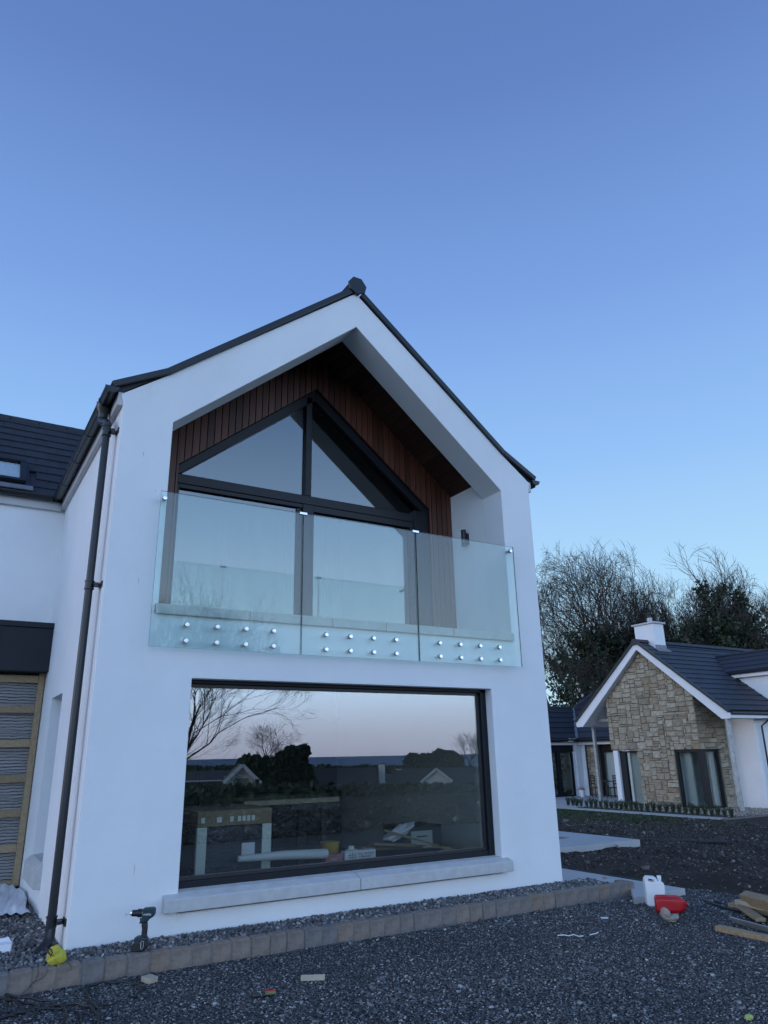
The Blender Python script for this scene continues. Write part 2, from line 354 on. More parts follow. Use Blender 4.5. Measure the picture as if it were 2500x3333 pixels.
def leaves(P, size, m, name, parent=None, kind=None, up=0.0):
    n = len(P); s = size*RS.uniform(.6, 1.3, n)
    T = np.array([(-.5, -.35, 0), (.5, -.3, .08), (.45, .4, 0), (-.45, .35, -.08)])
    V = T[None]*s[:, None, None]; V = np.einsum('nij,nkj->nki', rotmats(n, 1.5), V)+P[:, None, :]
    F = (np.arange(4)[None]+(np.arange(n)*4)[:, None])
    at = np.repeat(RS.uniform(0, 1, n), 4)
    return mesh_np(name, V.reshape(-1, 3), F, m, at, parent, kind)

# ------------------------------------------------------------------ terrain
def sm(t): t = np.clip(t, 0, 1); return t*t*(3-2*t)
def gz(x, y):                                   # height of the ground sheet
    x = np.asarray(x, float); y = np.asarray(y, float)
    z = -.15-.48*sm((x-7.2)/13)*sm((y+12)/14)
    back = np.clip((-y-14)/110, 0, 1); z = z-5.0*back
    far = np.clip((-y-124)/1500, 0, 1); z = z-28*far
    z = z+2.5*sm((y-45)/80)
    return z
def fbm(x, y, s, seed):
    r = np.random.RandomState(seed); o = 0
    for i in range(5):
        a, b, c, d = r.uniform(-1, 1, 4); q = s*1.9**i
        o = o+np.sin(q*(x*math.cos(a*3)+y*math.sin(a*3))+b*9+1.7*np.sin(q*.6*(y*math.cos(c*3)-x*math.sin(c*3))+d*9))/1.6**i
    return o/2.4
def mudmask(x, y):
    edge = 6.95+.12*np.sin(y*2.1)+.06*np.sin(y*7)
    return sm((x-edge)/.25)*sm((y+5.5)/.8)
def gfull(x, y):
    m = mudmask(x, y)*(1-sm((x-18.6)/1.2))
    inpath = (x < 6.8) & (y > -.9)
    z = gz(x, y)+m*(.045*fbm(x, y, 2.2, 3)+.02*fbm(x, y, 7, 4)+.012*fbm(x, y, 19, 5)+.015)
    z = z-.10*np.exp(-(((x-7.35)/.35)**2+((y+.75)/.55)**2))*m+.08*np.exp(-(((x-7.9)/.35)**2+((y+.9)/.8)**2))*m
    near = (x > -3) & (x < 7) & (y > -7) & (y < -.4)
    z = np.where(near, z+.010*fbm(x, y, 1.3, 8)+.004*fbm(x, y, 9, 9), z)
    return np.where(inpath, np.minimum(z, -.15), z)
gx = np.concatenate([np.array([-40000, -8000, -2000, -600, -200, -80, -40, -20, -12, -8]), np.arange(-6, 12, .12), np.arange(12, 26, .3), np.array([27, 29, 32, 36, 42, 50, 65, 90, 150, 400, 1200, 5000, 40000])])
gy = np.concatenate([np.array([-1650, -1300, -900, -600, -400, -250, -180, -124, -100, -80, -60, -45, -34, -26, -20, -16, -14, -12, -10, -8.5, -7]), np.arange(-6, 9, .12), np.arange(9, 20, .3), np.array([21, 23, 26, 30, 36, 44, 55, 70, 90, 125, 200, 500, 2000, 9000, 40000])])
X, Y = np.meshgrid(gx, gy); Z = gfull(X, Y)
V = np.stack([X, Y, Z], -1).reshape(-1, 3); nx = len(gx)
I = np.arange(len(gy)-1)[:, None]*nx+np.arange(nx-1)[None]; I = I.ravel()
F = np.stack([I, I+1, I+nx+1, I+nx], 1)
# ground material: slate gravel / mud / grassy land mixed by place
gm = bpy.data.materials.new('ground_mix'); gm.use_nodes = True; t = gm.node_tree; N = t.nodes; L = t.links
b = N['Principled BSDF']; b.inputs['Roughness'].default_value = .9; b.inputs['Specular IOR Level'].default_value = .3
geo = N.new('ShaderNodeNewGeometry'); sep = N.new('ShaderNodeSeparateXYZ'); L.new(geo.outputs['Position'], sep.inputs[0])
def gn(sc, d=5):
    n = N.new('ShaderNodeTexNoise'); n.inputs['Scale'].default_value = sc; n.inputs['Detail'].default_value = d; n.inputs['Roughness'].default_value = .65; L.new(geo.outputs['Position'], n.inputs['Vector']); return n.outputs['Fac']
def gramp(f, stops):
    c = N.new('ShaderNodeValToRGB'); e = c.color_ramp.elements
    for i, (p, cc) in enumerate(stops):
        q = e[i] if i < 2 else e.new(p)
        q.position = p; q.color = (*cc, 1)
    L.new(f, c.inputs[0]); return c.outputs[0]
def gmr(x, a, b2, c=0, d=1):
    n = N.new('ShaderNodeMapRange'); n.inputs[1].default_value = a; n.inputs[2].default_value = b2; n.inputs[3].default_value = c; n.inputs[4].default_value = d
    if hasattr(x, 'links'): L.new(x, n.inputs[0])
    return n.outputs[0]
def gmath(op, a, b2):
    n = N.new('ShaderNodeMath'); n.operation = op
    for i, q in enumerate((a, b2)):
        if isinstance(q, (int, float)): n.inputs[i].default_value = q
        else: L.new(q, n.inputs[i])
    return n.outputs[0]
def gmix(f, a, b2):
    n = N.new('ShaderNodeMix'); n.data_type = 'RGBA'; L.new(f, n.inputs[0]); L.new(a, n.inputs[6]); L.new(b2, n.inputs[7]); return n.outputs[2]
vor = N.new('ShaderNodeTexVoronoi'); vor.inputs['Scale'].default_value = 55; L.new(geo.outputs['Position'], vor.inputs['Vector'])
vs = N.new('ShaderNodeSeparateColor'); L.new(vor.outputs['Color'], vs.inputs[0])
grav = gramp(vs.outputs[0], [(0, (.016, .018, .022)), (1, (.085, .09, .10)), (.6, (.035, .038, .044))])
mud = gramp(gn(1.6, 9), [(.3, (.020, .014, .010)), (.75, (.056, .040, .029))])
grs = gramp(gn(.7, 8), [(.3, (.020, .026, .014)), (.7, (.034, .040, .022))])
mx_ = gmath('MULTIPLY', gmr(gmath('ADD', sep.outputs[0], gmr(gn(3), 0, 1, -.2, .2)), 6.9, 7.1), gmr(sep.outputs[1], -5.5, -4.8))
grassm = gmath('MULTIPLY', gmr(gmath('ADD', gmr(sep.outputs[1], 6, 12, 0, .5), gmr(gn(2.2), .3, .7, 0, .6)), .55, .8), gmr(sep.outputs[0], 15, 17.5))
c1 = gmix(mx_, grav, mud); c2 = gmix(grassm, c1, grs)
far = gmath('MAXIMUM', gmr(sep.outputs[1], -26, -34), gmr(sep.outputs[1], 22, 26))
c3 = gmix(far, c2, grs)
bk = gmr(sep.outputs[1], -6.5, -9); c4 = gmix(bk, c3, mud); c4 = gmix(far, c4, grs)
L.new(c4, b.inputs['Base Color'])
bn = N.new('ShaderNodeBump'); bn.inputs['Strength'].default_value = .9; bn.inputs['Distance'].default_value = .02
L.new(gn(38, 6), bn.inputs['Height']); L.new(bn.outputs[0], b.inputs['Normal'])
M['ground'] = gm
g = mesh_np('ground', V, F, 'ground', smooth=True); g['kind'] = 'structure'
sea = MB().quad((-90000, -1600, -31), (90000, -1600, -31), (90000, -90000, -31), (-90000, -90000, -31)); struct('sea', sea, 'sea')

# ------------------------------------------------------------------ main house
WD, CX = 5.461, 2.7305
house = thing('gable_house', 'large white rendered two-storey house with a glazed gable balcony and big picture window', 'house', (CX, 2, -.15))
HP = house
def hb(mb, name, m, **k):                                    # part of the house, vertices given in world space
    o = mb.build(name, m, HP, **k); o.location = Vector(o.location)-HP.location; return o
def hsub(par, mb, name, m, **k):
    o = mb.build(name, m, par, **k); o.location = Vector(o.location)-par_world(par); return o
def par_world(o):
    v = Vector((0, 0, 0))
    while o is not None: v += o.location; o = o.parent
    return v
front = plate('front_wall', [(0, -.4), (WD, -.4), (WD, 4.93), (WD+.03, 5.02), (5.05, 5.345), (CX, 7.19), (.41, 5.345), (-.03, 5.02), (0, 4.93)],
              [[(.518, 2.79), (4.956, 2.79), (4.956, 4.824), (CX+.006, 6.687), (.518, 4.824)], [(.893, .17), (4.569, .17), (4.569, 2.192), (.893, 2.192)]], 0, .4, 'render', HP)
front.location = -HP.location
md = front.modifiers.new('bevel', 'BEVEL'); md.width = .007; md.segments = 2; md.limit_method = 'ANGLE'; md.angle_limit = R(35)
# side walls, with a slit window on the left
sw = plate('side_wall', [(.4, -.4), (9.5, -.4), (9.5, 5.0), (.4, 5.0)], [[(1.868, .46), (2.72, .46), (2.72, 2.18), (1.868, 2.18)]], 0, .3, 'render', HP, 'X'); sw.location = -HP.location
hb(MB().box(WD-.3, WD, .4, 9.5, -.4, 5.0), 'side_wall', 'render')
hb(MB().prism([(.3, -.4), (WD-.3, -.4), (WD-.3, 5.0), (CX, 7.1), (.3, 5.0)], 9.2, 9.5), 'rear_wall', 'render')
# balcony recess: inner cheeks, floor, boarded back wall and ceiling
hb(MB().box(.3, .518, .4, 1.16, 2.79, 5.12), 'recess_cheek', 'render')
hb(MB().box(4.956, WD-.3, .4, 1.16, 2.79, 5.12), 'recess_cheek', 'render')
hb(MB().box(.3, WD-.3, .4, 8.9, 2.55, 2.79), 'upper_floor', 'floor')
hb(MB().box(.5182, 4.9558, .30, 1.16, 2.7902, 2.86), 'balcony_deck', 'paving')
def ceil_z(x): return 6.94-.833*abs(x-CX)
def out_z(x): return 6.30-.80*abs(x-CX)+.03            # top edge of the gable window frame
wl, wr = .90, 4.56
bw = .0888; n = 50
def gp(x): return ceil_z(x)
bp = {}
for i in range(n):
    x0 = .518+i*bw+.003; x1 = x0+bw-.012
    def seg(a, b2, za, zb, zta, ztb):
        m = MB().add([(a, 1.14, za), (b2, 1.14, zb), (b2, 1.14, ztb), (a, 1.14, zta), (a, 1.158, za), (b2, 1.158, zb), (b2, 1.158, ztb), (a, 1.158, zta)],
                     [(0, 1, 2, 3), (7, 6, 5, 4), (0, 4, 5, 1), (1, 5, 6, 2), (2, 6, 7, 3), (3, 7, 4, 0)])
        hb(m, 'cladding_board', 'clad', origin=((a+b2)/2, 1.15, za))
    def lo(x): return 2.86 if (x < wl+.001 or x > wr-.001) else 4.84+max(0, (CX-abs(x-CX)-wl))*(6.33-4.84)/(CX-wl)
    if x1 <= wl+.004 or x0 >= wr-.004: seg(x0, x1, 2.862, 2.862, gp(x0), gp(x1))
    elif x0 < wl < x1: seg(x0, wl-.002, 2.862, 2.862, gp(x0), gp(wl)); seg(wl, x1, lo(wl+.01), lo(x1), gp(wl), gp(x1))
    elif x0 < wr < x1: seg(x0, wr, lo(x0), lo(wr-.01), gp(x0), gp(wr)); seg(wr+.002, x1, 2.862, 2.862, gp(wr), gp(x1))
    elif x0 < CX < x1: seg(x0, CX, lo(x0), lo(CX), gp(x0), gp(CX)); seg(CX, x1, lo(CX), lo(x1), gp(CX), gp(x1))
    else: seg(x0, x1, lo(x0), lo(x1), gp(x0), gp(x1))
backing = plate('cladding_backing', [(.3, 2.79), (WD-.3, 2.79), (WD-.3, ceil_z(WD-.3)), (CX, ceil_z(CX)), (.3, ceil_z(.3))],
                [[(wl, 2.8), (wr, 2.8), (wr, 4.84), (CX, 6.33), (wl, 4.84)]], 1.162, 1.36, 'blackp', HP); backing.location = -HP.location
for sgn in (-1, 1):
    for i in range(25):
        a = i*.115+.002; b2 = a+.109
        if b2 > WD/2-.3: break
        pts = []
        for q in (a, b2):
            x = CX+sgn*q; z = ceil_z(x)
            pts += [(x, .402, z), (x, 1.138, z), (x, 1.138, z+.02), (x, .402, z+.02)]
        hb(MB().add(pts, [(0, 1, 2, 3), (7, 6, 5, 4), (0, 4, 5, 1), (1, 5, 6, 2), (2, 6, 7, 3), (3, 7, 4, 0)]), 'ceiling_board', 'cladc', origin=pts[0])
for sgn in (-1, 1):                                            # solid soffit above the boards, and over the room
    pl = [(CX, 7.05), (CX+sgn*2.43, 5.03), (CX+sgn*2.43, 5.10), (CX, 7.14)]
    hb(MB().prism(pl, .401, 9.19), 'roof_deck', 'roomwall')
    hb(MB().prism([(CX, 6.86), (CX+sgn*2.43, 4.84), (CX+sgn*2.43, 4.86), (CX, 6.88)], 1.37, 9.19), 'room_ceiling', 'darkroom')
# gable window: frame, sliding doors, panes
gw = hb(MB().box(wl, wr, 1.2, 1.3, 2.80, 2.89), 'gable_window', 'anth', bevel=.004)
fr = MB()
fr.box(wl, wl+.045, 1.2, 1.3, 2.89, 4.62); fr.box(wr-.24, wr-.0, 1.18, 1.3, 2.89, 4.80)
fr.box(2.575, 2.735, 1.195, 1.305, 2.89, 4.62)
fr.box(wl, wr-.24, 1.19, 1.31, 4.62, 4.74)
fr.box(2.60, 2.69, 1.19, 1.30, 4.74, 6.20)
for sgn in (-1, 1):
    xe = wl if sgn < 0 else wr
    fr.prism([(CX, 6.33), (xe, 4.84), (xe, 4.74), (xe+(-sgn)*.03, 4.74), (CX, 6.165)], 1.19, 1.30)
hsub(gw, fr, 'frame', 'anth', bevel=.006)
tr2 = MB(); tr2.box(wl+.045, 2.575, 1.205, 1.29, 4.565, 4.62); tr2.box(2.735, wr-.24, 1.2, 1.29, 4.53, 4.62); tr2.box(2.50, 2.575, 1.23, 1.29, 2.89, 4.565); tr2.box(wr-.31, wr-.24, 1.2, 1.29, 2.89, 4.53)
hsub(gw, tr2, 'door_leaf_rail', 'anth', bevel=.004)
for a, b2 in ((wl+.045, 2.50), (2.735, wr-.31)):
    hsub(gw, MB().box(a, b2, 1.25, 1.262, 2.89, 4.60), 'pane', 'glassup')
hsub(gw, MB().prism([(wl+.04, 4.74), (2.60, 4.74), (2.60, 6.07)], 1.25, 1.262), 'pane', 'glassup')
hsub(gw, MB().prism([(2.69, 4.74), (wr-.04, 4.74), (2.86, 6.07), (2.69, 6.20)], 1.25, 1.262), 'pane', 'glassup')
# coping stones along the balcony edge
cj = [.482, 1.443, 2.388, 3.07, 4.015, 4.962]
for a, b2 in zip(cj, cj[1:]):
    hb(MB().box(a+.006, b2-.006, -.05, .30, 2.79, 2.885), 'coping_stone', 'coping', bevel=.006, origin=(a, 0, 2.79))
hb(MB().box(.485, 4.958, -.035, .29, 2.795, 2.878), 'coping_mortar', 'joint')
# picture window
pw = hb(MB().box(.86, 4.60, .13, .22, .20, .33), 'picture_window', 'anth', bevel=.004)
f2 = MB(); f2.box(.84, .925, .14, .21, .33, 2.21); f2.box(4.49, 4.60, .12, .21, .33, 2.21); f2.box(.84, 4.60, .12, .21, 2.155, 2.23); f2.box(.90, 4.50, .135, .205, .33, .40)
hsub(pw, f2, 'frame', 'anth', bevel=.006)
f3 = MB(); f3.box(.925, 4.49, .155, .20, .40, .435); f3.box(4.455, 4.49, .155, .20, .435, 2.155); f3.box(.925, 4.49, .155, .20, 2.12, 2.155)
hsub(pw, f3, 'glazing_bead', 'blackp', bevel=.003)
hsub(pw, MB().box(.925, 4.47, .170, .182, .40, 2.14), 'pane', 'glass')
for a, b2 in ((.757, 2.687), (2.694, 4.657)):
    prof = [(-.09, .193), (.13, .193), (.13, .345), (.02, .335), (-.075, .303), (-.09, .295)]
    m = MB().prism(prof, a, b2, 'X')
    hb(m, 'window_sill', 'sill', bevel=.006, origin=(a, 0, .19))
hb(MB().box(2.685, 2.696, -.082, .12, .198, .29), 'sill_joint', 'joint')
# glass balustrade
bal = hb(MB().box(.437, .4371, -.09, -.0899, 3.2, 3.2001), 'balustrade', 'steel')
gzz = (2.464, 4.016)
ed = [.437, 1.990, 2.002, 3.476, 3.488, 5.015]
for a, b2 in ((ed[0], ed[1]), (ed[2], ed[3]), (ed[4], ed[5])):
    gpn = hsub(bal, MB().box(a, b2, -.090, -.0735, *gzz), 'glass_panel', 'bglass')
    gpn.data.materials.append(M['bglassedge'])
    for p in gpn.data.polygons:
        if abs(p.normal.y) < .5: p.material_index = 1
proto_s = MB().lathe([(.0005, -.115), (.020, -.114), (.0235, -.110), (.0235, -.092)], 20, axis='Y')
proto_s.lathe([(.0215, -.092), (.0215, -.090)], 20, axis='Y'); proto_s.lathe([(.019, -.0735), (.019, -.001)], 16, axis='Y')
so_ = None
spots = [(x, z) for z in (2.686, 2.531) for x in (.782, 1.085, 1.383, 1.682, 2.284, 2.579, 2.871, 3.164, 3.767, 4.065, 4.362, 4.661)]+[(.473, 3.937), (4.955, 3.950)]
for x, z in spots:
    if so_ is None:
        so_ = proto_s.build('standoff', 'steel', bal, smooth=True); o = so_
        wsh = MB().lathe([(.0245, -.0915), (.0245, -.0902)], 20, axis='Y').lathe([(.0225, -.0733), (.0225, -.068)], 16, axis='Y')
    else: o = so_.copy(); COL.objects.link(o)
    o.location = Vector((x, 0, z))-par_world(bal)
    w = hsub(bal, MB().lathe([(.0262, -.0925), (.0262, -.0903)], 18, (x, 0, z), 'Y'), 'washer', 'rubber') if z > 0 else None
for x in (1.996, 3.482): hsub(bal, MB().box(x-.045, x+.045, -.098, -.066, 3.998, 4.026), 'clamp', 'steel', bevel=.002)
# roof of the main block: tile courses, verge caps, ridge
slope = (7.19-5.345)/(CX-.41); Ls = math.hypot(CX-.41, 7.19-5.345)
rf = hb(MB().prism([(CX, 7.2), (CX, 7.17), (-.03, 5.04), (-.09, 5.07)], .02, 9.5), 'roof', 'tile')
for sgn in (-1, 1):
    mbx = MB()
    k = 0; d = 0
    while d < Ls+.5:
        def zx(dd):
            if dd < Ls: f = dd/Ls; return CX-.41, 7.19, f
            return None
        def pt(dd):
            if dd <= Ls: return (CX+sgn*(CX-.41)*dd/Ls, 7.19+(5.345-7.19)*dd/Ls)
            q = dd-Ls; return (CX+sgn*((CX-.41)+q*.86), 5.345-q*.52)
        a = pt(d); b2 = pt(d+.33)
        mbx.add([(a[0], .03, a[1]+.02), (b2[0], .03, b2[1]+.045), (b2[0], 9.5, b2[1]+.045), (a[0], 9.5, a[1]+.02), (a[0], .03, a[1]-.01), (b2[0], .03, b2[1]), (b2[0], 9.5, b2[1]), (a[0], 9.5, a[1]-.01)],
                [(0, 1, 2, 3), (7, 6, 5, 4), (0, 4, 5, 1), (1, 5, 6, 2), (2, 6, 7, 3), (3, 7, 4, 0)]); d += .3
    hsub(rf, mbx, 'tile_courses', 'tile', kind='stuff')
    # dry verge
    vb = MB(); P0 = (CX+sgn*.08, -.035, 7.165); P1 = (CX+sgn*(CX-.41), -.035, 5.355); P2 = (CX+sgn*(CX+.11), -.035, 5.075)
    vb.bar((P0[0], .04, P0[2]+.03), (P1[0], .04, P1[2]+.03), .15, .075, (0, 0, 1)); vb.bar((P1[0], .0405, P1[2]+.035), (P2[0], .0405, P2[2]+.03), .156, .072, (0, 0, 1), ov=.012)
    hb(vb, 'verge_cap', 'pvc', bevel=.01)
rc = MB().prism([(CX-.135, 7.30), (CX-.06, 7.40), (CX+.06, 7.40), (CX+.135, 7.30), (CX+.11, 7.20), (CX, 7.15), (CX-.11, 7.20)], -.055, -.03)
hb(rc, 'ridge_end_cap', 'pvc', bevel=.006)
hb(MB().prism([(CX-.12, 7.285), (CX-.055, 7.38), (CX+.055, 7.38), (CX+.12, 7.285), (CX+.09, 7.24), (CX, 7.25), (CX-.09, 7.24)], -.03, 9.5), 'ridge_tile', 'tile')
# eaves box, gutters, downpipe
hb(MB().box(-.055, -.0005, .012, 3.79, 4.90, 5.045), 'fascia', 'fascia', bevel=.003)
hb(MB().box(WD+.0005, WD+.055, .012, 9.4, 4.90, 5.045), 'fascia', 'fascia', bevel=.003)
def gutter(p0, p1, side, r=.062, name='gutter', fl=0):
    d = (Vector(p1)-Vector(p0)); L_ = d.length; d.normalize(); nrm = Vector(side)
    m = MB(); K = 12; vs = []; fs = []
    for P in (Vector(p0), Vector(p1)):
        for rr in (r, r-.005):
            for k in range(K+1):
                a = math.pi*k/K; vs.append(P+nrm*math.cos(a)*rr+Vector((0, 0, -1))*math.sin(a)*rr)
    q = K+1
    for k in range(K): fs += [(k, k+1, 2*q+k+1, 2*q+k), (q+k+1, q+k, 3*q+k, 3*q+k+1)]
    fs += [(0, 2*q, 3*q, q), (K, q+K, 3*q+K, 2*q+K)]
    m.add(vs, fs)
    for P, s2 in ((Vector(p0), -1), (Vector(p1), 1)):               # stop ends
        c = [P+nrm*math.cos(math.pi*k/K)*(r+.003)+Vector((0, 0, -1))*math.sin(math.pi*k/K)*(r+.003) for k in range(q)]
        c2 = [x-d*s2*.02 for x in c]; m.add(c+c2, [tuple(range(q)), tuple(range(2*q-1, q-1, -1))]+[(k, k+1, k+1+q, k+q) for k in range(K)])
    g_ = hb(m, name, 'pvc', smooth=True)
    nb = int(L_/.9)
    for i in range(nb):
        P = Vector(p0)+d*(.35+i*.9)
        mm = MB(); c = []
        for off in (-.012, .012):
            for rr in (r+.006, r+.0005):
                c += [P+d*off+nrm*math.cos(math.pi*k/K)*rr+Vector((0, 0, -1))*math.sin(math.pi*k/K)*rr for k in range(q)]
        fs = []
        for k in range(K): fs += [(k, k+1, 2*q+k+1, 2*q+k), (k, k+1, q+k+1, q+k), (2*q+k, 2*q+k+1, 3*q+k+1, 3*q+k)]
        mm.add(c, fs); hsub(g_, mm, 'gutter_clip', 'pvc')
    return g_
gl_ = gutter((-.125, -.03, 5.075), (-.125, 3.62, 5.06), (-1, 0, 0), .066)
gutter((WD+.125, -.03, 5.075), (WD+.125, 9.4, 5.06), (1, 0, 0), .066)
outl = MB().lathe([(.05, 0), (.052, .06), (.074, .10), (.076, .18)], 20, (-.125, .40, 4.885)).build('outlet', 'pvc', HP, smooth=True); outl.location = -HP.location
dp = MB()
def arc(p, q, k=6): return [Vector(p).lerp(Vector(q), i/k) for i in range(k+1)]
neck = [(-.125, .40, 4.97), (-.125, .40, 4.86), (-.123, .375, 4.83), (-.10, .25, 4.79), (-.098, .215, 4.76), (-.098, .205, 4.70), (-.098, .20, .14)]
dp.tube(neck, .036, 18); 
dpo = hb(dp, 'downpipe', 'pvc', smooth=True)
shoe = MB().tube([(-.098, .20, .18), (-.098, .20, .07), (-.13, .17, .02), (-.20, .11, -.035)], [.041, .041, .042, .046], 18)
hsub(dpo, shoe, 'shoe', 'pvc', smooth=True)
for z in (4.655, 3.05, .19):
    c = MB().lathe([(.040, -.045), (.046, -.042), (.046, -.03), (.041, -.028), (.041, .028), (.046, .03), (.046, .042), (.040, .045)], 20, (-.098, .20, z))
    hsub(dpo, c, 'collar', 'pvc', smooth=True)
    c = MB().box(-.06, -.0, .155, .195, z-.018, z+.018).box(-.012, -.0005, .07, .20, z-.030, z+.030).box(-.07, -.03, .10, .16, z-.014, z+.014)
    hsub(dpo, c, 'bracket', 'pvc', bevel=.004)
for z in (4.86, 4.79): hsub(dpo, MB().lathe([(.037, -.022), (.043, -.02), (.043, .02), (.037, .022)], 18, (-.125 if z > 4.85 else -.099, .40 if z > 4.85 else .212, z if z > 4.85 else 4.745)), 'collar', 'pvc', smooth=True)
# slit window in the side wall
sl_ = hb(MB().box(.20, .24, 1.868, 2.72, .46, 2.18), 'slit_window', 'anth')
hsub(sl_, MB().box(.19, .198, 1.91, 2.68, .50, 2.14), 'pane', 'glass')
hb(MB().prism([(-.07, .22), (.2, .22), (.2, .485), (.0, .46), (-.07, .40)], 1.80, 2.78, 'Y'), 'window_sill', 'sill', bevel=.005)
# rear/left wing of the house
hb(MB().box(-9, -.0005, 3.85, 4.15, -.4, 4.95), 'wing_wall', 'render')
hb(MB().box(-9, -.055, 3.79, 3.849, 4.88, 5.04), 'fascia', 'fascia', bevel=.003)
gutter((-9, 3.72, 5.055), (-.19, 3.72, 5.055), (0, -1, 0), .066)
ws = math.atan2(7.15-5.06, 6.05-3.75); wc, wss = math.cos(ws), math.sin(ws)
wroof = hb(MB().prism([(3.75, 5.03), (6.05, 7.12), (6.05, 7.08), (3.75, 4.99)], -9, .9, 'X'), 'wing_roof', 'tile')
tl = MB().add([(-.164, -.0, .012), (.164, 0, .012), (.164, .40, .0), (-.164, .40, .0), (-.164, 0, .038), (.164, 0, .038), (.164, .40, .014), (-.164, .40, .014)],
              [(0, 3, 2, 1), (4, 5, 6, 7), (0, 1, 5, 4), (1, 2, 6, 5), (2, 3, 7, 6), (3, 0, 4, 7)])
t0 = None
RL = (-1.95, -.56, 5.19, 5.72)       # rooflight rectangle x0,x1,z0,z1
for r_ in range(11):
    d = r_*.29-.03
    for c_ in range(14):
        x = -3.55+c_*.33+(.165 if r_ % 2 else 0); y = 3.75+d*wc; z = 5.035+d*wss
        if RL[0]-.1 < x < RL[1]+.10 and 5.16-.1 < z < RL[3]-.1: continue
        if x > .05+d*.55: continue
        if t0 is None: t0 = tl.build('tile', 'tile', wroof); o = t0
        else: o = t0.copy(); COL.objects.link(o)
        o.location = Vector((x, y, z))-par_world(wroof); o.rotation_euler = (ws+rnd.uniform(-.006, .012), rnd.uniform(-.012, .012), 0)
rest = MB()
for r_ in range(11):
    d = r_*.29-.03; y = 3.75+d*wc; z = 5.035+d*wss; y2 = y+.4*wc; z2 = z+.4*wss
    rest.add([(-9, y, z+.012), (-3.72, y, z+.012), (-3.72, y2, z2), (-9, y2, z2), (-9, y-.01, z+.045), (-3.72, y-.01, z+.045), (-3.72, y2, z2+.016), (-9, y2, z2+.016)], [(0, 3, 2, 1), (4, 5, 6, 7), (0, 1, 5, 4), (1, 2, 6, 5), (2, 3, 7, 6), (3, 0, 4, 7)])
hsub(wroof, rest, 'tile_courses', 'tile', kind='stuff')
for i in range(22):
    x = -8.9+i*.45
    hsub(wroof, MB().tube([(x, 6.05, 7.10), (x+.43, 6.05, 7.10)], .085, 10), 'ridge_tile', 'tile', smooth=True, origin=(x, 6.05, 7.1))
rl = thing('rooflight', 'grey framed rooflight set in the dark tiled roof of the wing', 'rooflight')
COL.objects.unlink(rl); bpy.data.objects.remove(rl)
def rp(x, z, h): # point on wing roof plane at height z, lifted by h
    y = 3.75+(z-5.06)/wss*wc; return (x-0, y-h*wss, z+h*wc)
def rbar(m, x0, x1, z0, z1, h0, h1):
    m.add([rp(x0, z0, h0), rp(x1, z0, h0), rp(x1, z1, h0), rp(x0, z1, h0), rp(x0, z0, h1), rp(x1, z0, h1), rp(x1, z1, h1), rp(x0, z1, h1)], [(0, 3, 2, 1), (4, 5, 6, 7), (0, 1, 5, 4), (1, 2, 6, 5), (2, 3, 7, 6), (3, 0, 4, 7)])
m = MB(); rbar(m, RL[0]-.05, RL[1]+.05, RL[2]-.03, RL[3]+.02, .0, .05); rlo = hb(m, 'rooflight', 'anth')
m = MB(); rbar(m, RL[0], RL[1], RL[2], RL[2]+.05, .05, .11); rbar(m, RL[0], RL[1], RL[3]-.05, RL[3], .05, .115); rbar(m, RL[0], RL[0]+.08, RL[2]+.05, RL[3]-.05, .05, .11); rbar(m, RL[1]-.08, RL[1], RL[2]+.05, RL[3]-.05, .05, .11)
hsub(rlo, m, 'frame', 'anth', bevel=.006)
m = MB(); rbar(m, RL[0]+.08, RL[1]-.08, RL[2]+.05, RL[3]-.05, .07, .075); hsub(rlo, m, 'pane', 'glassfar')
m = MB(); rbar(m, RL[0]+.08, RL[1]-.08, RL[2]+.05, RL[3]-.05, .052, .054); hsub(rlo, m, 'blind', 'paper')
m = MB(); rbar(m, RL[0]-.1, RL[1]+.1, RL[2]-.12, RL[2]-.03, .04, .055); hsub(rlo, m, 'flashing', 'lead')
# porch canopy and temporary boarded entrance
cn = hb(MB().box(-4, -.003, 3.36, 3.849, 2.56, 3.12), 'porch_canopy', 'zinc', bevel=.006)
hsub(cn, MB().box(-4, -.002, 3.335, 3.849, 3.12, 3.19), 'capping', 'zinc', bevel=.004)
for x in (-.62, -1.25, -1.88, -2.5): hsub(cn, MB().box(x-.004, x+.004, 3.342, 3.36, 2.56, 3.12), 'standing_seam', 'zinc')
te = thing('temporary_door_panel', 'timber stud frame covered in striped polythene closing the porch', 'door panel', (-.9, 3.6, -.1))
def teb(mb, name, m, **k): o = mb.build(name, m, te, **k); o.location = Vector(o.location)-te.location; return o
teb(MB().box(-.085, -.012, 3.56, 3.66, .04, 2.555), 'stud', 'wood', origin=(-.05, 3.6, .04), bevel=.003)
teb(MB().box(-2.7, -2.6, 3.56, 3.66, .04, 2.555), 'stud', 'wood', origin=(-2.65, 3.6, .04), bevel=.003)
for z in (.06, .46, .86, 1.26, 1.68, 2.10, 2.48): teb(MB().box(-2.6, -.086, 3.575, 3.62, z-.045, z+.045), 'rail', 'wood', origin=(-1.3, 3.6, z), bevel=.003)
sh = MB(); K = 60; zs = np.linspace(.04, 2.52, 260)
vs_ = []; 
for i, z in enumerate(zs):
    for j in range(14):
        x = -2.6+2.515*j/13; vs_.append((x, 3.645+.006*math.sin(z*150+2*math.sin(x*5+z*3))+.004*math.sin(z*47+x*4), z))
sh.add(vs_, [(i*14+j, i*14+j+1, (i+1)*14+j+1, (i+1)*14+j) for i in range(259) for j in range(13)])
mm_ = mat('striped_polythene', (.27, .265, .26), .5, var=.1, vscale=5); tt = mm_.node_tree
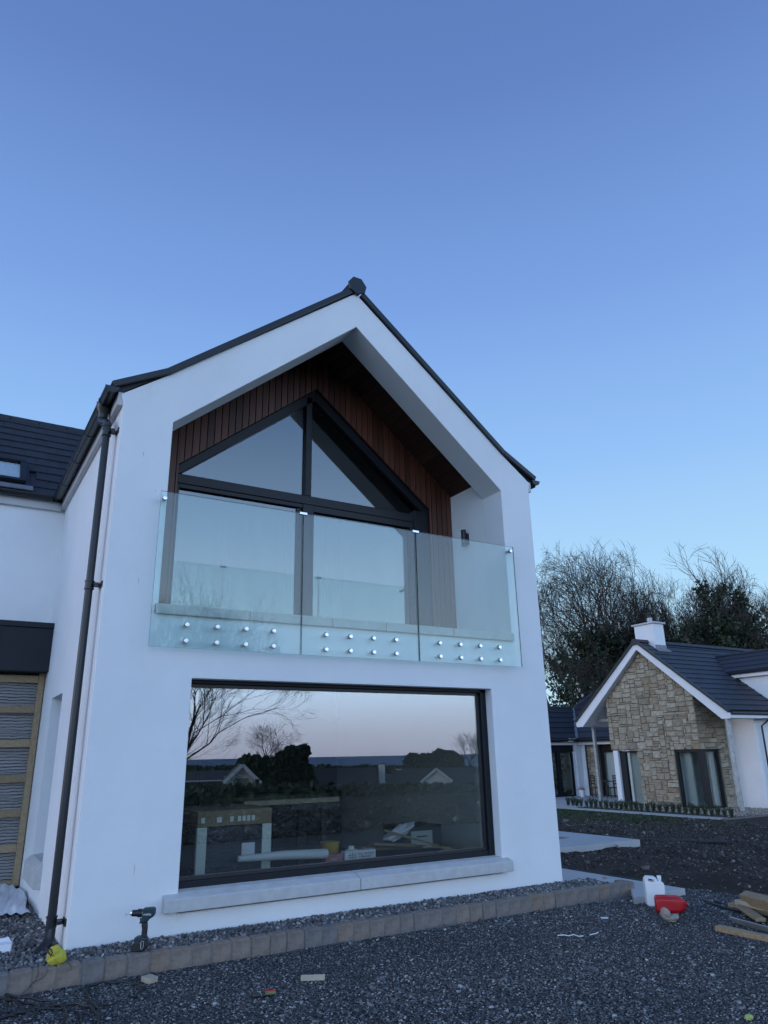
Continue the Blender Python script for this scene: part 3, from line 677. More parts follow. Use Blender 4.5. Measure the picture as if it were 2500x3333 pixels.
wv = tt.nodes.new('ShaderNodeTexWave'); wv.bands_direction = 'Z'; wv.inputs['Scale'].default_value = 8.5; wv.inputs['Distortion'].default_value = 3.2; wv.inputs['Detail'].default_value = 3; wv.inputs['Detail Scale'].default_value = 1.3
tcn = tt.nodes.new('ShaderNodeTexCoord'); tt.links.new(tcn.outputs['Object'], wv.inputs['Vector'])
rr_ = tt.nodes.new('ShaderNodeValToRGB'); rr_.color_ramp.elements[0].position = .05; rr_.color_ramp.elements[0].color = (.03, .03, .03, 1); rr_.color_ramp.elements[1].position = .25; rr_.color_ramp.elements[1].color = (.27, .265, .26, 1)
tt.links.new(wv.outputs['Fac'], rr_.inputs[0]); tt.links.new(rr_.outputs[0], tt.nodes['Principled BSDF'].inputs['Base Color']); M['stripe'] = mm_
teb(sh, 'sheeting', 'stripe')
# rooms behind the glass
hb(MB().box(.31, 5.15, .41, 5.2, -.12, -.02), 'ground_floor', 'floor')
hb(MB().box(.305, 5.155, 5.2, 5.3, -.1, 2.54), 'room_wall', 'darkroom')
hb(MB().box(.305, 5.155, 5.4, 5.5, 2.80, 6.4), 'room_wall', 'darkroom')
hb(MB().box(.31, .84, .401, .45, -.02, 2.5).box(4.62, 5.15, .401, .45, -.02, 2.5), 'room_lining', 'roomwall')
hb(MB().box(4.95, 4.958, 1.37, 5.4, 2.8, 4.9), 'room_lining', 'roomwall')

for (u, v, L_, w_) in ((466, 1478, .07, .006), (450, 1890, .075, .005), (437, 2835, .085, .004), (438, 2820, .04, .003), (520, 1733, .05, .004), (506, 1597, .03, .006)):
    p = on(u, v, 1, -.0006); hb(MB().add([(p.x, -.0006, p.z-L_/2), (p.x+w_*.6, -.0006, p.z-L_/4), (p.x+w_, -.0006, p.z+L_/4), (p.x+w_*.8, -.0006, p.z+L_/2), (p.x+.001, -.0006, p.z+L_/3), (p.x-.001, -.0006, p.z)], [(0, 1, 2, 3, 4, 5)]), 'scuff_mark', 'scuff')

# wall light on the balcony cheek
wlt = thing('wall_light', 'black up-and-down wall light on the balcony side wall', 'wall light', (4.956, .78, 4.3))
o = MB().lathe([(.001, -.118), (.034, -.118), (.036, -.11), (.036, .11), (.034, .118), (.001, .118)], 18, (-.075, 0, .05)).build('lamp_body', 'blackp', wlt, smooth=True)
MB().box(-.04, -.001, -.03, .03, -.04, .12).build('wall_bracket', 'blackp', wlt, bevel=.004)

# ------------------------------------------------------------------ neighbouring house (coordinates fitted to image pixels, then enlarged about the camera position)
def N3(p): return (p[0]*1.3+.35615, p[1]*1.3+2.12295, p[2]*1.3-.435)
nh = thing('stone_gable_house', 'neighbouring house with a sandstone gable, dark flat-tiled roof and white chimney', 'house', N3((18.5, 8.5, -.15)))
def nb(mb, name, m, par=None, origin=None, **k):
    par = par or nh; mb.v = [N3(v) for v in mb.v]
    o = mb.build(name, m, par, origin=N3(origin) if origin is not None else None, **k); o.location = Vector(o.location)-par_world(par); return o
RY, RZ, SLP = 8.53, 4.70, .795
def rz_(y): 
    d = abs(y-RY); return RZ-SLP*d if d < 2.68 else RZ-SLP*2.68-(d-2.68)*1.05*.75
# walls
nb(MB().box(18.9, 26, 5.98, 11.05, -.3, 2.35), 'wall', 'render')
nb(MB().prism([(5.98, 2.35), (11.05, 2.35), (RY, 4.35)], 18.9, 26, 'X'), 'gable_wall', 'render')
# stone bay core
core = plate('stone_core', [(6.93, 1.47), (6.93, 3.25), (RY, 4.5), (10.18, 3.25), (10.18, 1.47), (10.0, 1.47)], [], 17.63, 18.9, 'mortar', nh, 'X')
me = core.data
for v in me.vertices: v.co = Vector(N3(v.co))
core.location = -nh.location
nb(MB().box(17.63, 18.0, 7.82, 9.15, -.3, 1.47).box(18.47, 18.9, 6.93, 7.2, -.3, 1.47), 'stone_core', 'mortar')
nb(MB().box(17.62, 17.85, 9.96, 10.14, -.3, 1.46), 'white_pier', 'white')
# individual stones laid as random-coursed rubble
def clip(poly, a, b2, c):
    out = []
    for i in range(len(poly)):
        p, q = poly[i], poly[(i+1) % len(poly)]; dp_ = a*p[0]+b2*p[1]-c; dq = a*q[0]+b2*q[1]-c
        if dp_ <= 0: out.append(p)
        if (dp_ < 0) != (dq < 0) and dp_ != dq:
            t_ = dp_/(dp_-dq); out.append((p[0]+(q[0]-p[0])*t_, p[1]+(q[1]-p[1])*t_))
    return out
def rubble(w, h, cell, seed):
    r = random.Random(seed); nx_, ny_ = int(w/cell)+1, int(h/cell)+1; occ = [[0]*ny_ for _ in range(nx_)]; out = []
    for j in range(ny_):
        i = 0
        while i < nx_:
            if occ[i][j]: i += 1; continue
            hh = r.choice([1, 1, 2, 2, 2, 3, 3]); ww = r.choice([3, 4, 4, 5, 5, 6, 7]) if hh < 3 else r.choice([3, 4, 4, 5, 6])
            ww = min(ww, nx_-i); hh = min(hh, ny_-j)
            for a in range(ww):
                if occ[i+a][j]: ww = a; break
            if ww == 1 and hh > 2: hh = 2
            for a in range(ww):
                for b3 in range(hh): occ[i+a][j+b3] = 1
            out.append((i*cell, (i+ww)*cell, j*cell, (j+hh)*cell)); i += ww
    r2 = random.Random(seed+1); jx = {}
    def J(x, z):
        k = (round(x/cell), round(z/cell))
        if k not in jx: jx[k] = (r2.uniform(-.16, .16)*cell, r2.uniform(-.2, .2)*cell)
        return (x+jx[k][0], z+jx[k][1])
    res = []
    for x0, x1, z0, z1 in out:
        c = [J(x0, z0), J(x1, z0), J(x1, z1), J(x0, z1)]
        cx, cz = sum(p[0] for p in c)/4, sum(p[1] for p in c)/4; g_ = .0085
        res.append([(p[0]+(g_ if p[0] < cx else -g_), p[1]+(g_ if p[1] < cz else -g_)) for p in c])
    return res
stones_out = []
def lay(polys, to3, nrm, limits):
    for poly in polys:
        for a, b2, c in limits: 
            poly = clip(poly, a, b2, c)
            if len(poly) < 3: break
        if len(poly) < 3: continue
        ar = abs(sum(poly[i][0]*poly[(i+1) % len(poly)][1]-poly[(i+1) % len(poly)][0]*poly[i][1] for i in range(len(poly))))/2
        if ar < .0012: continue
        cx = sum(p[0] for p in poly)/len(poly); cz = sum(p[1] for p in poly)/len(poly)
        th = rnd.uniform(.012, .040); k = len(poly); tl_ = rnd.uniform(-.008, .008)
        base = [to3(*p) for p in poly]; fr_ = []
        for p in poly:
            q = (cx+(p[0]-cx)*.90, cz+(p[1]-cz)*.88); v = Vector(to3(*q)); fr_.append(tuple(v+Vector(nrm)*(th+tl_*(1 if p[0] > cx else -1)+rnd.uniform(-.003, .003))))
        mid = [tuple(Vector(to3(*p))+Vector(nrm)*th*.72) for p in poly]
        vs_ = base+mid+fr_
        fs = [tuple(range(2*k, 3*k))]
        for L_ in (0, 1): fs += [(L_*k+i, L_*k+(i+1) % k, (L_+1)*k+(i+1) % k, (L_+1)*k+i) for i in range(k)]
        stones_out.append((ar, vs_, fs, to3(cx, cz)))
cell = .068
allp = rubble(3.3, 4.9, cell, 3)
Y0, Z0 = 6.9, -.14
def f3(a, z): return (17.63, Y0+a, Z0+z)
P0 = [(p, None) for p in allp]
def outside(poly, y0, y1, z0, z1):
    cy = Y0+sum(p[0] for p in poly)/len(poly); cz = Z0+sum(p[1] for p in poly)/len(poly); return y0 < cy < y1 and z0 < cz < z1
up_ = [p for p in allp if Z0+sum(q[1] for q in p)/4 > 1.44]
dn_ = [p for p in allp if Z0+sum(q[1] for q in p)/4 <= 1.44+.05]
roofl = [(-SLP, 1, RZ-.28-Z0-SLP*(RY-Y0)), (SLP, 1, RZ-.28-Z0+SLP*(RY-Y0))]
sidel = [(-1, 0, 0), (1, 0, 10.2-Y0)]
lay(up_, f3, (-1, 0, 0), sidel+[(0, -1, -(1.455-Z0))]+roofl)
lay(dn_, f3, (-1, 0, 0), [(-1, 0, -(7.82-Y0)), (1, 0, 9.16-Y0), (0, 1, 1.45-Z0), (0, -1, 0)])
rp_ = rubble(1.4, 4.0, cell, 11)
def r3(a, z): return (17.632+a, 6.93, Z0+z)
lay([p for p in rp_], r3, (0, -1, 0), [(-1, 0, 0), (1, 0, 1.27), (0, -1, -(1.455-Z0)), (.0, 1, RZ-.28-SLP*(RY-6.93)-Z0)])
lay([p for p in rp_], r3, (0, -1, 0), [(-1, 0, -.84), (1, 0, 1.27), (0, -1, 0), (0, 1, 1.45-Z0)])
stones_out.sort(key=lambda t_: -t_[0])
for ar, vs_, fs, c in stones_out[:300]: nb(MB().add(vs_, fs), 'stone', 'stone', origin=c)
restm = MB(); 
for ar, vs_, fs, c in stones_out[300:]: restm.add(vs_, fs)
M['stone_s'] = M['stone'].copy(); M['stone_s'].name = 'sandstone_small'
for nn in [n_ for n_ in M['stone_s'].node_tree.nodes if n_.type == 'OBJECT_INFO']:
    g2 = M['stone_s'].node_tree.nodes.new('ShaderNodeNewGeometry')
    for l in list(nn.outputs['Random'].links): M['stone_s'].node_tree.links.new(g2.outputs['Random Per Island'], l.to_socket)
nb(restm, 'small_stones', 'stone_s', kind='stuff')
# windows in the bay
w1 = nb(MB().box(17.70, 17.78, 9.16, 9.95, -.16, -.10), 'window', 'anth')
nb(MB().box(17.70, 17.80, 9.73, 9.955, -.10, 1.44).box(17.71, 17.78, 9.165, 9.20, -.10, 1.44).box(17.70, 17.79, 9.20, 9.73, 1.39, 1.44), 'frame', 'anth', w1)
nb(MB().box(17.74, 17.746, 9.20, 9.73, -.10, 1.39), 'pane', 'glassfar', w1)
w2 = nb(MB().box(17.68, 17.76, 7.06, 7.81, -.16, -.08), 'corner_window', 'anth')
nb(MB().box(17.68, 17.76, 7.75, 7.815, -.08, 1.45).box(17.68, 17.76, 7.06, 7.75, 1.38, 1.45), 'frame', 'anth', w2)
nb(MB().box(17.66, 17.84, 6.93, 7.06, -.17, 1.452), 'corner_post', 'anth', w2)
nb(MB().box(17.845, 18.46, 6.98, 7.04, -.16, -.08).box(18.40, 18.46, 6.98, 7.04, -.08, 1.45).box(17.845, 18.40, 6.98, 7.04, 1.38, 1.45), 'frame', 'anth', w2)
nb(MB().box(17.72, 17.726, 7.06, 7.75, -.08, 1.38), 'pane', 'glassfar', w2)
nb(MB().box(17.845, 18.40, 7.01, 7.016, -.08, 1.38), 'pane', 'glassfar', w2)
nb(MB().box(17.48, 18.95, 6.80, 7.92, -.26, -.165), 'window_sill', 'sill')
nb(MB().box(17.52, 17.75, 9.1, 10.2, -.24, -.165), 'window_sill', 'sill')
# room behind the bay windows: pale reveals, dark beyond
nb(MB().box(17.84, 18.4, 7.8, 7.86, -.1, 1.46).box(17.92, 17.97, 7.5, 7.8, -.1, 1.46).box(18.25, 18.4, 7.10, 7.16, -.1, 1.46).box(17.84, 18.4, 9.15, 9.2, -.1, 1.46).box(17.92, 17.97, 9.3, 9.74, -.1, 1.46), 'room_lining', 'roomwall')
nb(MB().box(17.8, 18.89, 6.96, 10.1, -.2, -.17), 'room_floor', 'floor')
# overhanging roof: barge boards, soffit, tiles
XO = 17.4; eR, eL = 5.675, 11.385
for sgn in (-1, 1):
    tip = RY+sgn*2.855; kk = RY+sgn*2.69; kz = RZ-SLP*2.69
    bp_ = [(RY, RZ-.02), (kk, kz-.02), (tip, kz-.155), (tip, kz-.32), (kk-sgn*.14, kz-.33), (kk-sgn*.26, kz-.06+.02), (RY, RZ-.235)]
    bp_ = [(RY, RZ-.02), (kk, kz-.02), (tip, kz-.16), (tip, kz-.33), (kk-sgn*.09, kz-.33), (RY, RZ-.25)]
    nb(MB().prism(bp_, XO, XO+.05, 'X'), 'barge_board', 'white', bevel=.004)
    nb(MB().prism([(RY, RZ-.245), (kk-sgn*.09, kz-.325), (tip, kz-.325), (tip, kz-.28), (kk, kz-.26), (RY, RZ-.18)], XO+.051, 18.88, 'X'), 'soffit', 'fascia')
    nb(MB().box(XO+.0, 26, min(tip, tip+sgn*.02), max(tip, tip+sgn*.02), kz-.31, kz-.18), 'fascia', 'white')
    vb = MB().bar((XO-.02, RY+sgn*.03, RZ+.0), (XO-.02, kk, kz+.0), .07, .07, (0, 0, 1)).bar((XO-.0195, kk, kz), (XO-.0195, tip+sgn*.02, kz-.15), .068, .066, (0, 0, 1))
    nb(vb, 'verge_cap', 'pvc')
nr = nb(MB().prism([(RY, RZ-.01), (RY-2.69, RZ-.01-SLP*2.69), (RY-2.86, RZ-.16-SLP*2.69), (RY-2.86, RZ-.2-SLP*2.69), (RY, RZ-.1)], XO+.02, 26, 'X'), 'roof', 'tile2')
nb(MB().prism([(RY, RZ-.01), (RY+2.69, RZ-.01-SLP*2.69), (RY+2.86, RZ-.16-SLP*2.69), (RY+2.86, RZ-.2-SLP*2.69), (RY, RZ-.1)], XO+.02, 26, 'X'), 'roof', 'tile2')
phi = math.atan(SLP); cph, sph = math.cos(phi), math.sin(phi); course = .262; tw_ = .300
def dorm_top(y): return 20.05
rowid = 0
def tile_mb(x0, x1, d0, d1):
    def pp(x, d, h):
        y = RY-(d*cph); z = RZ+.005-d*sph; return (x, y-h*sph, z+h*cph)
    return MB().add([pp(x0, d1, .03), pp(x1, d1, .03), pp(x1, d0, .008), pp(x0, d0, .008), pp(x0, d1, .008), pp(x1, d1, .008), pp(x1, d0, -.002), pp(x0, d0, -.002)],
                    [(0, 1, 2, 3), (7, 6, 5, 4), (0, 4, 5, 1), (1, 5, 6, 2), (2, 6, 7, 3), (3, 7, 4, 0)])
LS = 2.69/cph
lst = []
r_ = 0
while r_*course < LS+.18:
    d1 = LS+.19-r_*course; d0 = max(d1-course-.03, .02)
    if d1 < .06: break
    x = XO+.02-(tw_/2 if r_ % 2 else 0)
    while x < 25:
        x0 = max(x, XO+.03); x1 = x+tw_-.006; yy = RY-(d0+d1)/2*cph
        if x1 > x0+.02 and not (17.93 < (x0+x1)/2 < 18.42 and yy > 8.2): lst.append((x0, x1, d0, d1))
        x += tw_
    r_ += 1
lst.sort(key=lambda q: q[0])
kept = [q for q in lst if q[0] < 20.1]
for q in kept[:300]: nb(tile_mb(*q), 'tile', 'tile2', nr, origin=(q[0], RY-q[3]*cph, RZ-q[3]*sph))
rest = MB()
for q in kept[300:]+[q for q in lst if q[0] >= 20.1]:
    a = tile_mb(*q); rest.add(a.v, a.f)
nb(rest, 'tile_courses', 'tile2', nr, kind='stuff')
for i in range(24):
    x = XO-.03+i*.30; nb(MB().prism([(RY-.11, RZ-.02), (RY-.055, RZ+.075), (RY+.055, RZ+.075), (RY+.11, RZ-.02), (RY, RZ+.02)], x, x+.293, 'X'), 'ridge_tile', 'tile2', origin=(x, RY, RZ))
nb(MB().prism([(RY-.13, RZ-.03), (RY-.07, RZ+.085), (RY+.07, RZ+.085), (RY+.13, RZ-.03), (RY+.09, RZ-.1), (RY-.09, RZ-.1)], XO-.06, XO-.032, 'X'), 'ridge_end_cap', 'pvc')
# chimney
ch = nb(MB().box(17.94, 18.42, 8.2, 8.95, 4.1, 5.27), 'chimney', 'white')
nb(MB().box(17.88, 18.48, 8.14, 9.01, 5.27, 5.325), 'chimney_cap', 'sill', ch, bevel=.01)
nb(MB().lathe([(.085, 0), (.085, .16)], 16, (18.12, 8.45, 5.325)), 'flue', 'galv', ch, smooth=True)
nb(MB().lathe([(.06, 0), (.06, .10), (.11, .11), (.11, .13), (.06, .14), (.06, .18), (.09, .19), (.10, .22)], 16, (18.12, 8.45, 5.485)), 'cowl', 'rubber', ch)
fl_ = MB(); q1 = 8.2
fl_.add([(17.86, q1-.14, RZ-SLP*(RY-q1+.14)+.045), (18.52, q1-.14, RZ-SLP*(RY-q1+.14)+.045), (18.52, q1, RZ-SLP*(RY-q1)+.05), (17.86, q1, RZ-SLP*(RY-q1)+.05)], [(0, 1, 2, 3)])
fl_.box(17.925, 18.435, q1-.012, q1-.003, RZ-SLP*(RY-q1)+.03, RZ-SLP*(RY-q1)+.16)
nb(fl_, 'lead_flashing', 'lead', ch)
# gutters and posts
nb(MB().tube([(XO+.04, eR-.045, 2.37), (25, eR-.045, 2.37)], .042, 10), 'gutter', 'pvc', smooth=True)
nb(MB().tube([(19.15, 5.66, 2.33), (19.15, 5.66, 2.22), (19.09, 5.88, 2.05), (19.09, 5.90, -.25)], .026, 10), 'downpipe', 'pvc', smooth=True)
for p in (((17.65, 5.93), 2.24, -.32), ((17.9, 11.14), 2.46, -.2)):
    nb(MB().box(p[0][0]-.045, p[0][0]+.045, p[0][1]-.045, p[0][1]+.045, p[2], p[1]), 'steel_post', 'galv')
nb(MB().box(17.86, 17.94, 10.2, 11.09, 2.38, 2.455), 'steel_beam', 'galv')
# front wing rising through the roof (dormer gable seen from its side)
nb(MB().box(20.05, 23, 5.2, 8.3, 2.2, 3.66), 'wing_wall', 'render')
dr = nb(MB().add([(19.86, 5.05, 3.70), (19.86, 7.32, 3.70), (20.62, 8.2, 4.30), (20.62, 5.05, 4.30), (19.86, 5.05, 3.64), (19.86, 7.32, 3.64), (20.62, 8.2, 4.24), (20.62, 5.05, 4.24)], [(0, 1, 2, 3), (7, 6, 5, 4), (0, 4, 5, 1), (1, 5, 6, 2), (2, 6, 7, 3), (3, 7, 4, 0)]), 'wing_roof', 'tile2')
for i in range(4):
    f0, f1 = i/4, (i+1)/4; h = .028
    A = lambda f, o_: (19.86+.76*f-o_*.5, 5.05, 3.705+.6*f+o_*.7); ye = lambda f: 7.32+.88*f
    m_ = MB().add([(A(f0, h)[0], 5.05, A(f0, h)[2]), (A(f0, h)[0], ye(f0), A(f0, h)[2]), (A(f1, 0)[0], ye(f1), A(f1, 0)[2]+.01), (A(f1, 0)[0], 5.05, A(f1, 0)[2]+.01), (A(f0, 0)[0], 5.05, A(f0, 0)[2]), (A(f0, 0)[0], ye(f0), A(f0, 0)[2])], [(0, 1, 2, 3), (0, 4, 5, 1), (1, 5, 2), (0, 3, 4)])
    nb(m_, 'tile_course', 'tile2', dr)
nb(MB().box(19.90, 19.93, 5.1, 7.5, 3.52, 3.62).box(19.93, 20.06, 5.1, 7.5, 3.55, 3.58), 'fascia', 'white')
nb(MB().tube([(19.85, 5.1, 3.66), (19.85, 7.38, 3.66)], .042, 8), 'gutter', 'pvc', smooth=True)
nb(MB().add([(19.86, 7.30, 3.745), (19.80, 7.40, 3.77), (20.60, 8.26, 4.36), (20.66, 8.16, 4.33)], [(0, 1, 2, 3)]), 'lead_valley', 'lead')
nb(MB().tube([(20.62, 5.05, 4.32), (20.62, 8.2, 4.32)], .05, 8), 'ridge_tile', 'tile2', smooth=True)
# rear block and left wing round the patio
nb(MB().box(20.9, 26, 10.9, 22, -.2, 1.85), 'rear_wall', 'render')
nb(MB().box(20.45, 20.9, 14.05, 14.45, -.2, 1.7).box(20.15, 20.45, 14.3, 14.7, -.2, 1.7), 'white_pier', 'render')
s1 = rubble(.45, 1.7, .07, 21); stones_out = []
def q3(a, z): return (20.44, 13.62+a, -.14+z)
nb(MB().box(20.44, 20.9, 13.62, 14.04, -.2, 1.75), 'stone_core', 'mortar')
lay(s1, q3, (-1, 0, 0), [(-1, 0, 0), (1, 0, .42), (0, -1, 0), (0, 1, 1.75)])
mm = MB()
for ar, vs_, fs, c in stones_out: mm.add(vs_, fs)
nb(mm, 'small_stones', 'stone_s', kind='stuff')
w3 = nb(MB().box(20.72, 20.78, 11.2, 13.62, 1.42, 1.75), 'sliding_door', 'anth')
nb(MB().box(20.72, 20.80, 13.52, 13.62, -.14, 1.42).box(20.72, 20.80, 12.3, 12.38, -.14, 1.42).box(20.72, 20.80, 11.2, 13.52, -.16, -.10), 'frame', 'anth', w3)
nb(MB().box(20.75, 20.756, 11.2, 13.52, -.10, 1.42), 'pane', 'glassfar', w3)
nb(MB().box(20.10, 26, 10.8, 14.3, 1.80, 1.84), 'soffit', 'blackp')
w4 = nb(MB().box(18.6, 20.12, 14.42, 14.5, 1.42, 1.70), 'corner_glazing', 'anth')
nb(MB().box(19.24, 19.40, 14.38, 14.52, -.14, 1.42).box(20.0, 20.06, 14.4, 14.48, -.14, 1.42).box(18.6, 20.0, 14.41, 14.47, -.16, -.08), 'frame', 'anth', w4)
nb(MB().box(18.6, 20.0, 14.44, 14.446, -.08, 1.42), 'pane', 'glassfar', w4)
nb(MB().box(20.06, 20.15, 14.36, 14.46, -.14, 1.45), 'frame', 'white', w4)
nb(MB().box(18.4, 20.9, 16.9, 17.0, -.2, 1.7), 'room_wall', 'roomwall')
nb(MB().box(18.55, 20.4, 14.30, 14.36, 1.70, 1.78).box(20.30, 20.36, 10.8, 14.3, 1.70, 1.80), 'fascia', 'white')
nb(MB().box(17.2, 18.58, 14.45, 17.3, -.2, 1.78).prism([(14.45, 1.78), (17.3, 1.78), (15.85, 2.95)], 17.2, 17.35, 'X'), 'wing_wall', 'render')
nb(MB().box(18.58, 23, 17.1, 17.3, -.2, 1.78), 'wing_wall', 'render')
# their roofs
br_ = MB(); 
br_.add([(20.18, 10.6, 1.93), (20.18, 14.2, 1.93), (21.78, 15.85, 3.18), (22.83, 15.2, 4.0), (22.83, 10.6, 4.0)], [(0, 1, 2, 3, 4)])
br2 = nb(br_, 'rear_roof', 'tile2')
nb(MB().add([(20.18, 14.2, 1.93), (21.78, 15.85, 3.18), (17.0, 15.8, 3.16), (17.0, 14.2, 1.93)], [(0, 1, 2, 3)]).add([(21.78, 15.85, 3.18), (17, 15.8, 3.16), (17, 17.6, 1.8), (23, 17.6, 1.8)], [(0, 1, 2, 3)]), 'wing_roof', 'tile2')
for i in range(9):
    f0, f1 = i/9, (i+1)/9
    def L1(f, h): return (20.18+2.65*f-h*.6, 1.935+2.07*f+h*.8)
    ye = lambda f: 14.2+1.65*min(f/.604, 1)-(max(f-.604, 0))*1.64
    a, b2 = L1(f0, .032), L1(f1, .004); c = L1(f0, .0)
    nb(MB().add([(a[0], 10.6, a[1]), (a[0], ye(f0), a[1]), (b2[0], ye(f1), b2[1]), (b2[0], 10.6, b2[1]), (c[0], 10.6, c[1]), (c[0], ye(f0), c[1])], [(0, 1, 2, 3), (0, 4, 5, 1)]), 'tile_course', 'tile2', br2)
for i in range(6):
    f0, f1 = i/6, (i+1)/6
    def L2(f, h): return (14.2+1.6*f-h*.6, 1.935+1.23*f+h*.8)
    a, b2, c = L2(f0, .032), L2(f1, .004), L2(f0, 0); xe = lambda f: 20.18+1.6*f
    nb(MB().add([(17, a[0], a[1]), (xe(f0), a[0], a[1]), (xe(f1), b2[0], b2[1]), (17, b2[0], b2[1]), (17, c[0], c[1]), (xe(f0), c[0], c[1])], [(0, 1, 2, 3), (0, 4, 5, 1)]), 'tile_course', 'tile2', br2)
nb(MB().tube([(17, 15.8, 3.17), (21.78, 15.85, 3.19)], .06, 8), 'ridge_tile', 'tile2', br2, smooth=True)
nb(MB().tube([(21.78, 15.85, 3.20), (22.83, 15.2, 4.02)], .06, 8), 'hip_tile', 'tile2', br2, smooth=True)
nb(MB().bar((20.13, 14.17, 1.955), (21.78, 15.85, 3.225), .10, .02), 'lead_valley', 'lead', br2)
nb(MB().tube([(20.14, 10.6, 1.88), (20.14, 14.12, 1.88), (18.4, 14.12, 1.88)], .045, 8), 'gutter', 'pvc', smooth=True)
nb(MB().tube([(20.38, 14.02, 1.8), (20.38, 14.0, -.12)], .03, 8), 'downpipe', 'pvc', smooth=True)
def scaled_struct(mb, name, m, **k): mb.v = [N3(v) for v in mb.v]; return mb.build(name, m, kind='structure', **k)  # image-fitted vertices, enlarged about the camera like the neighbouring house
scaled_struct(MB().box(15.95, 20.9, 10.25, 14.5, -.3, -.13), 'neighbour_patio', 'path')
scaled_struct(MB().add([(15.25, 4.9, -.135), (15.72, 4.9, -.135), (15.72, 13.5, -.135), (15.25, 13.5, -.135), (15.25, 4.9, -.3), (15.72, 4.9, -.3), (15.72, 13.5, -.3), (15.25, 13.5, -.3)], [(0, 3, 2, 1), (4, 5, 6, 7), (0, 1, 5, 4), (1, 2, 6, 5), (2, 3, 7, 6), (3, 0, 4, 7)]), 'neighbour_path', 'path')
scaled_struct(MB().box(15.25, 20, 4.72, 4.84, -.3, -.12), 'neighbour_kerb', 'haunch')
scaled_struct(MB().box(15.73, 18.9, 4.85, 10.24, -.3, -.14), 'gravel_bed', 'soil')
n = 5200
P = np.stack([RS.uniform(15.95, 18.9, n), RS.uniform(4.9, 10.2, n), np.full(n, -.128)], 1); P = P[(P[:, 0] > 16.25)|(RS.rand(n) < .3)]
P = P*1.3+np.array([.35615, 2.12295, -.435])  # same enlargement about the camera position
stones('beige_gravel', P, RS.uniform(.03, .06, len(P)), .7, 'beige', 'bed of beige pea gravel along the foot of the stone gable', 'gravel')
# young box shrubs planted in a row
pts_ = []
sx = [1850, 1862+4, 1878, 1893, 1911, 1926, 1940, 1957, 1975, 1992, 2008, 2024, 2039, 2056, 2072, 2089, 2110, 2129, 2149, 2171, 2192, 2213, 2233, 2253, 2273, 2298, 2318, 2339, 2361, 2383]
def ordi(n): return ['first', 'second', 'third', 'fourth', 'fifth', 'sixth', 'seventh', 'eighth', 'ninth', 'tenth', 'eleventh', 'twelfth', 'thirteenth', 'fourteenth', 'fifteenth', 'sixteenth', 'seventeenth', 'eighteenth', 'nineteenth', 'twentieth', 'twenty-first', 'twenty-second', 'twenty-third', 'twenty-fourth', 'twenty-fifth', 'twenty-sixth', 'twenty-seventh', 'twenty-eighth', 'twenty-ninth', 'thirtieth'][n-1]
shrub0 = None
for i, u in enumerate(sx):
    f = (u-1850)/(2383-1850); v = 2622+(2662-2622)*f-.0
    b0 = on(u, v+1, 2, -.604-0*.1)
    r3_ = random.Random(i)
    e = thing('box_shrub', f'young upright box shrub, {ordi(i+1)} from the left in the row before the stone house', 'shrub', b0, r3_.uniform(0, 6), 'box shrubs planted in a row before the stone house')
    if shrub0 is None:
        Pl = []; 
        for k in range(9):
            a = k*2.4; 
            for j in range(34):
                h = (j+.5)/34; rr = .02+.105*h*(1-.45*h)
                Pl.append((math.cos(a)*rr+rnd.gauss(0, .025), math.sin(a)*rr+rnd.gauss(0, .025), .04+h*(.27+.10*((k*37) % 10)/10)))
        fo = leaves(np.array(Pl), .038, 'shrub', 'foliage', e)
        stm = MB()
        for k in range(6): stm.tube([(0, 0, -.02), (.06*math.cos(k), .06*math.sin(k), .3)], .004, 4)
        st_ = stm.build('stem', 'bark', e); shrub0 = (fo, st_)
    else:
        for q in shrub0: c = q.copy(); COL.objects.link(c); c.parent = e
    sc_ = r3_.uniform(.66, .9); 
    for c in e.children: c.scale = (sc_, sc_, sc_*r3_.uniform(.9, 1.15))
# things on the neighbour's patio
pot = thing('flower_pot', 'white pot of purple heather by the patio downpipe', 'flower pot', N3((19.75, 13.78, -.13)))
MB().lathe([(.10, 0), (.14, .28), (.15, .28), (.15, .31), (.13, .31)], 18).build('pot', 'can', pot, smooth=True)
leaves(RS.normal(0, 1, (160, 3))*np.array([.08, .08, .04])+np.array([0, 0, .35]), .04, 'pink', 'flowers', pot)
def chair(loc, rz, lab):
    e = thing('garden_chair', lab, 'chair', N3(loc), rz)
    MB().box(-.22, .22, -.22, .22, .43, .46).build('seat', 'furn', e)
    m_ = MB()
    for z in (.58, .70, .82, .92): m_.box(-.21, .21, .20, .225, z, z+.06)
    m_.build('backrest', 'furn', e)
    for a, b2 in ((-.2, -.2), (.2, -.2)): MB().box(a-.015, a+.015, b2-.015, b2+.015, 0, .43).build('leg', 'furn', e)
    for a in (-.2, .2): MB().box(a-.015, a+.015, .19, .22, 0, .98).build('leg', 'furn', e)
chair((20.0, 13.25, -.13), 1.2, 'dark slatted garden chair beside the stone pier of the patio')
chair((20.0, 12.55, -.13), -1.9, 'dark slatted garden chair nearer the stone gable on the patio')
e = thing('garden_table', 'small dark garden table between the two patio chairs', 'table', N3((20.1, 12.9, -.13)))
MB().box(-.3, .3, -.3, .3, .70, .73).build('table_top', 'furn', e)
for a in (-.25, .25):
    for b2 in (-.25, .25): MB().box(a-.015, a+.015, b2-.015, b2+.015, 0, .70).build('leg', 'furn', e)
xt = thing('christmas_tree', 'dark decorated christmas tree behind the corner glazing of the stone house', 'christmas tree', N3((19.55, 15.1, -.13)))
Pl = []
for i in range(1500):
    h = rnd.random(); a = rnd.uniform(0, 6.28); r4 = .62*(1-h)*rnd.uniform(.3, 1)+.02; Pl.append((r4*math.cos(a), r4*math.sin(a), .25+h*1.55))
